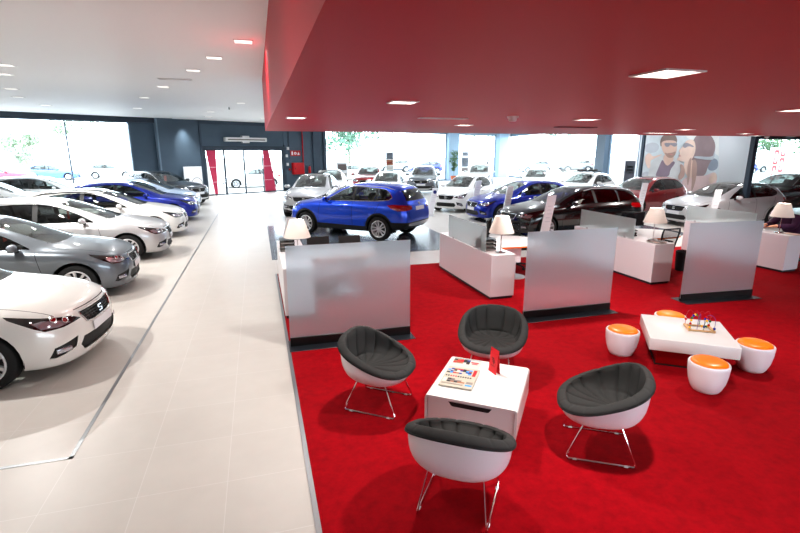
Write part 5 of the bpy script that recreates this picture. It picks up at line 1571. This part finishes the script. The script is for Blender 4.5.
for sg in (-1, 1): b.add([(-.062, sg*.025, 0), (.062, sg*.025, 0), (.062, sg*.002, .245), (-.062, sg*.002, .245), (-.062, sg*.023, 0), (.062, sg*.023, 0), (.062, 0, .243), (-.062, 0, .243)], [(0,1,2,3),(4,7,6,5),(0,3,7,4),(1,5,6,2),(0,4,5,1)])
b.build('folded_card', [M['card_red']], t, smooth=False)
def card_pt(x, z): z *= 1.2; return (x, -.025+.023*z/.245-.001, z)
b = MB()
for x0, x1, z0, z1 in ((-.02,.02,.105,.112),(-.026,.008,.118,.127),(-.012,.026,.092,.100),(.0,.014,.078,.090),(-.03,.03,.06,.064),(-.052,-.042,.178,.188)):
    b.add([card_pt(x0,z0),card_pt(x1,z0),card_pt(x1,z1),card_pt(x0,z1)], [(0,1,2,3)])
b.build('printed_mark', [M['print_dark']], t, smooth=False)

# ------------------------------------------------------------------ kids corner
make_kids_table((5.0, 4.40, 0), math.radians(-36))
st = make_stool()
for i, (x, y, lab) in enumerate(((4.515, 3.64, 'white kids stool with orange seat in front of the play table, nearest to the camera'), (5.47, 3.88, 'white kids stool with orange seat right of the play table'),
     (4.31, 4.70, 'white kids stool with orange seat left of the play table, standing apart'), (5.335, 4.98, 'white kids stool with orange seat behind the play table, mostly hidden'))):
    o = st if i == 0 else dup(st, (0, 0, 0), 0)
    o.location = (x, y, 0); tag(o, lab, 'stool', 'orange topped kids stools')
make_bead_maze((5.16, 4.37, .36), math.radians(-32))

# ------------------------------------------------------------------ frosted screens and desks
make_panel((.27, 6.10, 0), 1.65, math.radians(-.4), 'frosted glass floor screen behind the left tub chair, beside the tiled aisle')
make_panel((3.78, 6.20, 0), 1.58, 0, 'frosted glass floor screen in the middle, behind the rear tub chair')
make_panel((6.84, 6.24, 0), 1.50, math.radians(-3.5), 'frosted glass floor screen at the right, behind the play table')
dx = [.272, 3.735, 7.15, 10.58]; dn = ['left', 'second', 'third', 'right']
place = ['white sales desk hidden behind the left frosted screen, beside the tiled aisle', 'white sales desk with letter trays, left of the middle frosted screen', 'white sales desk with an oval orange-edged top, in front of the black car', 'white sales desk at the right edge where the person in purple sits']
dsc = ['frosted glass divider on the desk beside the tiled aisle', 'frosted glass divider on the desk with the letter trays', 'frosted glass divider on the desk in front of the black car', 'frosted glass divider on the desk in front of the silver car']
for i in range(4):
    rz = math.radians(3.5) if i == 3 else 0
    make_desk((dx[i], 7.23, 0), rz, place[i], 1.85 if i == 3 else 1.32)
    if i: make_desk_screen((dx[i]-.01, 7.23, 0), rz, dsc[i], *((), (.23, 1.95, 1.25), (.56, 2.26, 1.21), (.72, 2.44, 1.18))[i])
lm = make_lamp()
lamps = [(.56, 7.95, 'white shaded table lamp on the desk behind the left frosted screen'), (4.0, 7.42, 'white shaded table lamp beside the black letter trays'), (7.50, 7.66, 'white shaded table lamp on the desk with the oval top'), (10.80, 7.60, 'white shaded table lamp in front of the person in purple')]
for i, (x, y, lab) in enumerate(lamps):
    o = lm if i == 0 else dup(lm, (0, 0, 0), 0)
    o.location = (x, y, .79); tag(o, lab, 'lamp', 'white table lamps on the desks')
make_tray((3.77, 7.62, .79), math.radians(2), 'black three tier letter tray on the desk next to the lamp')
make_tray((.30, 8.55, .79), 0, 'black letter tray on the desk beside the tiled aisle')
make_monitor((4.46, 8.80, .760), math.radians(145), 'black computer monitor seen edge-on behind the letter trays')
make_monitor((8.12, 8.95, .760), math.radians(70), 'black computer monitor on the desk in front of the black car')
make_phone((7.42, 8.20, .79), math.radians(100), 'black desk telephone on the third desk beside the lamp')
make_phone((10.72, 8.05, .79), math.radians(100), 'black desk telephone on the desk beside the person in purple')
def papers(loc, label, n, seed):
    t = thing('paper_stack', label, 'papers', loc); q = random.Random(seed)
    for k in range(n):
        b = MB(); a = q.uniform(-.3, .3); b.box(-.105, .105, -.148, .148, k*.006, k*.006+.005, 0, Matrix.Rotation(a, 4, 'Z'))
        b.build('brochure', [M[q.choice(['paper', 'print_pink', 'paper', 'print_grey'])]], t, smooth=False)
papers((7.36, 7.42, .79), 'loose brochures stacked at the near end of the desk with the oval top', 6, 2)
papers((10.86, 7.36, .79), 'thin brochures at the near end of the right desk under the lamp', 3, 5)
t = thing('paper_bin', 'slim black waste bin on the red carpet beside the right frosted screen', 'bin', (8.72, 8.02, 0)); b = MB(); b.lathe([(0,0),(.13,0),(.155,.42),(.145,.42),(.12,.02),(0,.02)], 24); b.build('bin_body', [M['black_plastic']], t)
oc = make_office_chair()
chs = [(7.96, 8.02, 95, 'black mesh office chair pulled up to the oval topped desk'), (5.35, 9.25, -95, 'dark office chair behind the desk with the letter trays'), (11.77, 7.92, 178, 'dark office chair under the person in purple')]
for i, (x, y, a, lab) in enumerate(chs):
    o = oc if i == 0 else dup(oc, (0, 0, 0), 0)
    o.location = (x, y, 0); o.rotation_euler = (0, 0, math.radians(a)); tag(o, lab, 'chair', 'office chairs at the desks')
vc = make_visitor_chair()
for i, (x, y, a, lab) in enumerate(((1.06, 9.15, -90, 'dark visitor chair behind the left frosted screen, nearer the lamp'), (1.68, 9.10, -90, 'dark visitor chair behind the left frosted screen, farther from the lamp'))):
    o = vc if i == 0 else dup(vc, (0, 0, 0), 0)
    o.location = (x, y, 0); o.rotation_euler = (0, 0, math.radians(a)); tag(o, lab, 'chair', 'visitor chairs behind the left screen')
pe = make_person((11.74, 7.92, 0), PI); pe.scale = (1.08, 1.08, 1.08)

# ------------------------------------------------------------------ price totems
for px, Y, h, rz, lab, bl in ((282, 12.6, .85, 12, 'white slanted price totem by the front of the blue suv', False), (430, 18.0, 1.1, 0, 'white totem with a blue disc behind the tail of the blue suv', True),
     (473, 17.75, 1.38, 0, 'white slanted price totem in front of the small white hatchback', False), (504, 14.85, 1.35, 0, 'white slanted price totem in front of the blue hatchback', False), (544, 10.8, 1.42, 0, 'white slanted price totem in front of the black estate car', False),
     (638, 14.4, 1.40, 0, 'white slanted price totem in front of the red estate car', False), (711, 11.2, 1.40, 0, 'white slanted price totem in front of the silver hatchback', False)):
    p = at_y(px, 205, Y); make_totem((p.x, p.y, -.004), math.radians(rz), lab, h, bl)

# ------------------------------------------------------------------ posters and plants near the far windows
def banner(F, s, d_, w, z0, z1, label, blocks):
    t = thing('poster_stand', label, 'poster'); t.matrix_world = F @ Matrix.Translation((s, d_, 0))
    b = MB(); b.box(-w/2, w/2, -.02, .02, z0, z1); b.build('poster_board', [M['totem_white']], t, smooth=False)
    b = MB(); b.box(-w/2+.02, -w/2+.06, -.02, .02, 0, z0); b.box(w/2-.06, w/2-.02, -.02, .02, 0, z0); b.box(-w/2, w/2, -.2, .2, -.004, .03); b.build('stand_frame', [M['alloy']], t, smooth=False)
    for x0, x1, a, e, m in blocks:
        b = MB(); b.box(-w/2+x0*w, -w/2+x1*w, -.023, -.02, z0+a*(z1-z0), z0+e*(z1-z0)); b.build('printed_block', [M[m]], t, smooth=False)
mat('print_teal', (.25,.50,.52), .6); mat('print_slate', (.34,.36,.40), .6)
banner(FL, 13.75, -.6, .76, .55, 2.45, 'tall poster with car pictures and a teal foot by the far windows', [(.04,.96,.72,.97,'print_slate'),(.04,.96,.48,.70,'print_tan'),(.1,.9,.55,.62,'print_red'),(.04,.96,.30,.46,'paper'),(0,1,0,.27,'print_teal')])
banner(FL, 23.0, -.6, .95, .7, 2.6, 'dark car poster on a stand right of the potted plant by the far windows', [(.02,.98,.02,.20,'print_grey'),(.02,.98,.24,.66,'print_slate'),(.25,.75,.40,.55,'paper'),(.1,.9,.74,.9,'print_slate')])
banner(FL, 9.1, -.7, .9, .55, 1.75, 'pale grey information panel by the first far window', [(.08,.92,.55,.9,'print_grey'),(.08,.92,.1,.4,'paper')])
q = at_y(630, 165, 21.6); banner(Matrix.Translation((q.x, 21.6, 0)), 0, 0, .68, .5, 2.05, 'dark poster stand beside the mural behind the red car', [(.03,.97,.03,.97,'print_slate'),(.2,.8,.74,.80,'paper'),(.15,.85,.64,.70,'paper'),(.25,.75,.56,.60,'paper'),(.05,.95,.05,.25,'print_blue')])
def leaf_cloud(mb, c, r, n, size, seed, squash=1.):
    q = random.Random(seed)
    for k in range(n):
        d = Vector((q.gauss(0,1), q.gauss(0,1), q.gauss(0,1))).normalized()*r*(q.random()**.4); d.z *= squash
        p = Vector(c)+d; a = Vector((q.gauss(0,1), q.gauss(0,1), q.gauss(0,1))).normalized(); b_ = a.orthogonal().normalized(); s = size*q.uniform(.6, 1.3)
        mb.add([p-a*s, p+b_*s*.45, p+a*s, p-b_*s*.45], [(0,1,2,3)])
t = thing('potted_plant', 'slender potted ficus beside the pale pillar at the far windows', 'plant'); t.matrix_world = Matrix.Translation(FL @ Vector((21.1, -.9, 0)))
b = MB(); b.lathe([(0,0),(.20,0),(.27,.42),(.25,.42),(.22,.36),(0,.36)], 20); b.build('pot', [M['terracotta']], t)
b = MB(); b.tube([(0,0,.3),(.03,0,1.0),(-.02,.02,1.7)], .025, 6); b.build('trunk', [M['bark']], t)
b = MB()
for k, (z, r_) in enumerate(((2.2,.42),(1.75,.36),(1.35,.26),(1.0,.14))): leaf_cloud(b, (.05*(-1)**k, 0, z), r_, 130, .10, k)
b.build('foliage', [M['leaf_green']], t, smooth=False, merge=False, recalc=False)
# bicycle hung upright on a display pole
t = thing('display_bicycle', 'bicycle hung upright on a display pole before the far windows', 'bicycle'); t.matrix_world = FL @ Matrix.Translation((26.7, -.5, 0))
b = MB(); b.tube([(0,.1,0),(0,.1,3.0)], .03, 6); b.tube([(-.9,.1,3.0),(.9,.1,3.0)], .02, 6); b.build('display_pole', [M['print_slate']], t)
for z in (.95, 2.0):
    b = MB(); b.tube([(.33*math.cos(2*PI*k/24)-.1, 0, z+.33*math.sin(2*PI*k/24)) for k in range(24)], .025, 6, closed=True); b.build('wheel', [M['tyre_rubber']], t)
b = MB(); b.tube([(-.1,0,.95),(.18,0,1.35),(.12,0,1.75),(-.1,0,2.0)], .025, 6); b.tube([(.18,0,1.35),(-.12,0,1.4),(.12,0,1.75)], .025, 6); b.tube([(-.12,0,1.4),(-.1,0,.95)], .02, 6); b.build('bike_frame', [M['paint_navy']], t)
b = MB(); b.tube([(-.1,-.25,2.0),(.1,0,1.85),(-.1,.25,2.0)], .02, 6); b.rbox(-.20,-.12,-.07,.07,1.28,1.52,.03,1); b.build('handlebar_and_saddle', [M['black_plastic']], t)

# ------------------------------------------------------------------ cars in the showroom
IB = (.953, .98, .99); MI = (.835, .91, 1.02)
make_car('hatch', HATCH, 'hatch')
make_car('hatch_pano', HATCH, 'hatch', panoramic=True, rails='black_plastic')
make_car('wagon', WAGON, 'wagon', rails='alloy', rear_glass='privacy_glass')
make_car('ibiza', scaled(HATCH, *IB, r=.315, arch=.368), 'hatch')
make_car('city', scaled(HATCH, *MI, r=.288, arch=.33), 'hatch')
make_car('suv', SUV, 'suv', rails='alloy', cladding=True, chrome_dlo=True)
make_car('suv_pano', SUV, 'suv', panoramic=True, rails='black_plastic', cladding=True)
R_ = math.radians
def car(key, x, y, a, label, paint, z=-.004):
    o = place_car(key, x, y, R_(a), label, paint); o.location.z = z; return o
LEFT = 'row of cars along the left of the aisle'
car('hatch', -4.17, 6.75, -5, 'white hatchback nose at the lower left, nearest to the camera', 'paint_pearl')
car('ibiza', -4.40, 9.92, 3.5, 'grey hatchback second from the camera in the left row', 'paint_grey')
car('wagon', -4.38, 13.07, 4, 'silver estate car third from the camera in the left row', 'paint_silver')
car('hatch_pano', -4.38, 16.1, 4.5, 'white hatchback with black roof panel, fourth in the left row', 'paint_white')
car('hatch', -4.41, 19.68, 4.5, 'blue hatchback fifth in the left row', 'paint_navy')
car('ibiza', -4.48, 22.3, 4, 'icy silver hatchback half hidden behind the blue hatchback of the left row', 'paint_icy')
car('suv', -4.37, 25.9, -38, 'dark grey suv at the far end of the left row by the dark wall', 'paint_darkgrey')
car('suv_pano', 2.22, 20.5, -107, 'silver suv with dark roof facing the camera, behind the nose of the blue suv', 'paint_silver')
car('suv_pano', 3.55, 24.9, -100, 'white suv with black roof bars behind the silver suv near the entrance', 'paint_white')
car('suv', 2.92, 14.81, 135, 'bright blue suv seen from its rear on the dark floor tiles', 'paint_blue')
car('city', 8.84, 19.99, -139.6, 'small white hatchback facing the camera between the blue suv and blue hatchback', 'paint_white')
car('ibiza', 9.57, 16.46, -177, 'blue hatchback facing left behind the black estate car', 'paint_navy')
car('wagon', 9.35, 13.16, -177, 'black estate car facing left behind the middle desks', 'paint_black')
car('hatch', 15.98, 21.18, -152.7, 'white hatchback carrying roof bars behind the black estate car', 'paint_white')
car('wagon', 15.38, 16.72, -163.7, 'red estate car parked in front of the mural', 'paint_red')
car('hatch_pano', 15.85, 13.25, 180, 'silver hatchback with dark roof at the right, behind the glass partition post', 'paint_silver')
car('suv', 10.03, 29.1, -113, 'grey suv facing the camera by the far windows, right of the blue suv', 'paint_grey')
car('hatch', 6.58, 24.9, -110, 'white hatchback mostly hidden behind the roof of the blue suv', 'paint_white')
car('suv', 6.81, 30.4, -107, 'red suv facing the camera by the far windows, behind the roof of the blue suv', 'paint_red')
car('suv', 15.13, 31.7, -119, 'white suv facing the camera by the far windows behind the small white hatchback', 'paint_white')
car('hatch', 16.6, 26.6, -128, 'white hatchback by the far windows above the roof of the blue hatchback', 'paint_white')
car('suv', 21.4, 15.3, 180, 'dark suv at the right edge, seen through the glass partition', 'paint_black')
car('wagon', -8.75, 24.6, 0, 'white estate car in a second row by the left window', 'paint_white')
car('hatch', -9.9, 22.2, 0, 'white hatchback at the left edge in the second row, only its windscreen in view', 'paint_white')
# price cards behind windscreens
mat('card_orange', (.85,.25,.15), .6)
def hang_card(cx, cy, a, lx, ly, lz, label):
    c_, s_ = math.cos(R_(a)), math.sin(R_(a)); x, y = cx+lx*c_-ly*s_, cy+lx*s_+ly*c_
    t = thing('price_tag', label, 'price tag', (x, y, lz), R_(a)); b = MB(); b.rbox(-.004, .004, -.07, .07, -.26, 0, .002, 1); b.build('card', [M['card_orange']], t)
    b = MB(); b.tube([(0, 0, -.005), (0, 0, .05)], .004, 5); b.build('hanger', [M['black_plastic']], t)
hang_card(-4.40, 9.92, 3.5, .06, 0, 1.235, 'orange price card hanging inside the windscreen of the grey hatchback')
hang_card(-4.38, 13.07, 4, .03, -.05, 1.22, 'orange price card hanging inside the windscreen of the silver estate car')
hang_card(-4.37, 25.9, -38, .08, 0, 1.36, 'orange price card hanging inside the windscreen of the far grey suv')
# roof bars with ski carriers on the white car
def roof_bars(cx, cy, a, z):
    t = thing('roof_rack', 'black roof rack with ski carriers on the white hatchback', 'roof rack', (cx, cy, z), R_(a))
    for x in (-.55, .15):
        b = MB(); b.tube([(x, -.58, -.02), (x, -.52, .07), (x, .52, .07), (x, .58, -.02)], .018, 6); b.build('cross_bar', [M['black_plastic']], t)
    for y in (-.28, .28):
        b = MB(); b.rbox(-.65, .25, y-.06, y+.06, .09, .17, .02, 1); b.build('ski_carrier', [M['black_plastic']], t)
roof_bars(15.98, 21.18, -152.7, 1.45)

# ------------------------------------------------------------------ outside
g = MB(); g.add([(-150,-60,-.14),(190,-60,-.14),(190,190,-.14),(-150,190,-.14)], [(0,1,2,3)]); struct(g.build('ground', [M['ground_concrete']], smooth=False))
OUT = -.14
for key, px, py, a, lab, p in (('suv', 4, 186, 8, 'red car parked outside beyond the left window', 'paint_red_haze'), ('hatch', 54, 180, 8, 'blue car parked outside beyond the left window', 'paint_blue_haze'), ('hatch', 112, 178, 10, 'white car parked outside next to the window corner', 'paint_white'),
      ('hatch', 253, 187, -170, 'white car parked outside seen through the entrance door', 'paint_white'), ('hatch', 346, 180, 170, 'white car parked outside beyond the first far window', 'paint_white'),
      ('suv', 395, 172, 175, 'pale silver suv parked far outside behind the poster', 'paint_icy'), ('hatch', 425, 173, 175, 'blue car parked far outside beyond the far windows', 'paint_navy'), ('hatch', 535, 172, 170, 'white car parked far outside beyond the pale pillar', 'paint_white'),
      ('suv', 575, 172, 165, 'grey suv parked far outside left of the slate pillar', 'paint_grey'), ('suv', 765, 172, 175, 'silver suv parked outside behind the glass partition', 'paint_silver'), ('hatch', 738, 173, 175, 'dark car parked outside right of the mural wall', 'paint_navy')):
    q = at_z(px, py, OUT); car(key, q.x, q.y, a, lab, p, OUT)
def tree(x, y, h, r, seed, label, m='leaf_pale', n=900):
    t = thing('tree', label, 'tree', (x, y, OUT)); b = MB(); b.tube([(0,0,0),(.1,.05,h*.4),(-.05,0,h*.75)], [.16,.12,.06], 8); b.build('trunk', [M['bark']], t)
    q = random.Random(seed); b = MB()
    for k in range(9):
        leaf_cloud(b, (q.uniform(-1,1)*r*.75, q.uniform(-1,1)*r*.75, h*.68+q.uniform(-.25,.32)*h), r*q.uniform(.35,.55), n//9, .24, seed*20+k, .8)
    b.build('foliage', [M[m]], t, smooth=False, merge=False, recalc=False)
for px, Y, h, r_, lab in ((349, 50, 5.6, 3.0, 'large leafy tree outside beyond the first far window'), (26, 62, 4.2, 1.7, 'pale tree outside at the left edge of the left window'), (78, 60, 10.5, 2.8, 'far pale trees on the slope outside the left window'), (104, 82, 13.5, 3.6, 'far pale tree right of the others on the slope outside the left window'),
      (476, 80, 7.6, 3.2, 'far pale tree outside between the two pale pillars'), (552, 66, 5.6, 3.0, 'pale tree outside right of the pale pillar'), (582, 82, 6.5, 3.2, 'far pale tree outside left of the slate pillar'),
      (752, 44, 6.6, 2.3, 'green tree outside right of the mural wall'), (776, 56, 7.6, 3.0, 'green tree outside above the red lettered banner'), (802, 44, 6.6, 2.6, 'green tree outside at the right edge of the photo')):
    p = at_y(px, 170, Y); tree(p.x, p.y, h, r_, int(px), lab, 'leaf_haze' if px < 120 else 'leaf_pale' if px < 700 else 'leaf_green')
# red lettered banner outside
p = at_y(776, 175, 26.5); t = thing('outdoor_banner', 'white outdoor banner with tall red marks seen through the glass partition', 'banner', (p.x, p.y, OUT))
b = MB(); b.box(-.95, .95, -.03, .03, .5, 2.9); b.build('banner_board', [M['totem_white']], t, smooth=False)
b = MB()
for i in range(4):
    for j in range(2):
        x = -.55+j*.62; z = .62+i*.55; b.box(x, x+.12, -.034, -.03, z, z+.45); b.box(x+.12, x+.40, -.034, -.03, z+(.3 if (i+j) % 2 else 0), z+(.45 if (i+j) % 2 else .14)); b.box(x+.30, x+.42, -.034, -.03, z+.1, z+.35)
b.build('red_marks', [M['fire_red']], t, smooth=False)
b = MB(); b.box(-.9, -.84, -.03, .03, 0, .5); b.box(.84, .9, -.03, .03, 0, .5); b.build('posts', [M['alloy']], t, smooth=False)

# ------------------------------------------------------------------ lamps in the fittings
for x, y, e in ((2.53, 2.64, 145), (1.45, 4.88, 135), (.60, 7.55, 40), (3.82, 8.77, 110), (5.01, 6.72, 170), (6.29, 4.48, 110), (9.49, 9.16, 130), (13.28, 10.76, 240), (10.67, 11.11, 110)):
    area(x, y, RZ-.012, e*LAMP, .13)
for x, y in ((-.08, 8.56), (-1.18, 11.78), (-2.28, 14.89), (-3.37, 18.04), (-5.34, 13.52), (-6.4, 16.55), (-1.2, 3.2), (-4.73, 13.4), (-4.73, 16.6)):
    area(x, y, WZ-.012, 60*LAMP, .14)
# added fill downlights, mostly hidden by the red bulkhead, lifting the far cars
for i, (x, y) in enumerate([(x, y) for y in (14.5, 18.5, 23.0, 28.0) for x in (2.2, 6.5, 10.8, 15.2, 19.0)]+[(-1.8, 23.5), (-4.5, 22.5), (-7.5, 22), (.5, 27.5), (-2.2, 27.0)]):
    ceiling_light(x, y, WZ, 'added square fill downlight in the white ceiling over the display cars', .3, True, group='added fill downlights over the display cars')
    area(x, y, WZ-.012, BACK, .3, (.88, .94, 1))
for x in (20.5, 23.5, 26.5):  # wall washers added to brighten the mural
    ceiling_light(x, 20.6, WZ, 'added square downlight in the white ceiling to brighten the mural wall', .3, True, group='added downlights in front of the mural')
    area(x, 20.6, WZ-.012, 60, .3, (.92, .96, 1), rot=(math.radians(25), 0, 0))
for x, y in ((-4.6, 6.9), (-4.7, 10.4), (-4.7, 13.4)): area(x, y, WZ-.012, 190, .12)
q = FL @ Vector((-1.25, -.35, 4.15)); area(q.x, q.y, q.z, 30, .1, spread=70)
for x, y in ((.56, 7.95), (4.0, 7.42), (7.50, 7.66), (10.80, 7.60)):
    l = bpy.data.lights.new('bulb_light', 'POINT'); l.energy = 7.0; l.color = (1, .96, .91); l.shadow_soft_size = .03
    o = bpy.data.objects.new('bulb_light', l); COL.objects.link(o); o.location = (x, y, .79+.55)
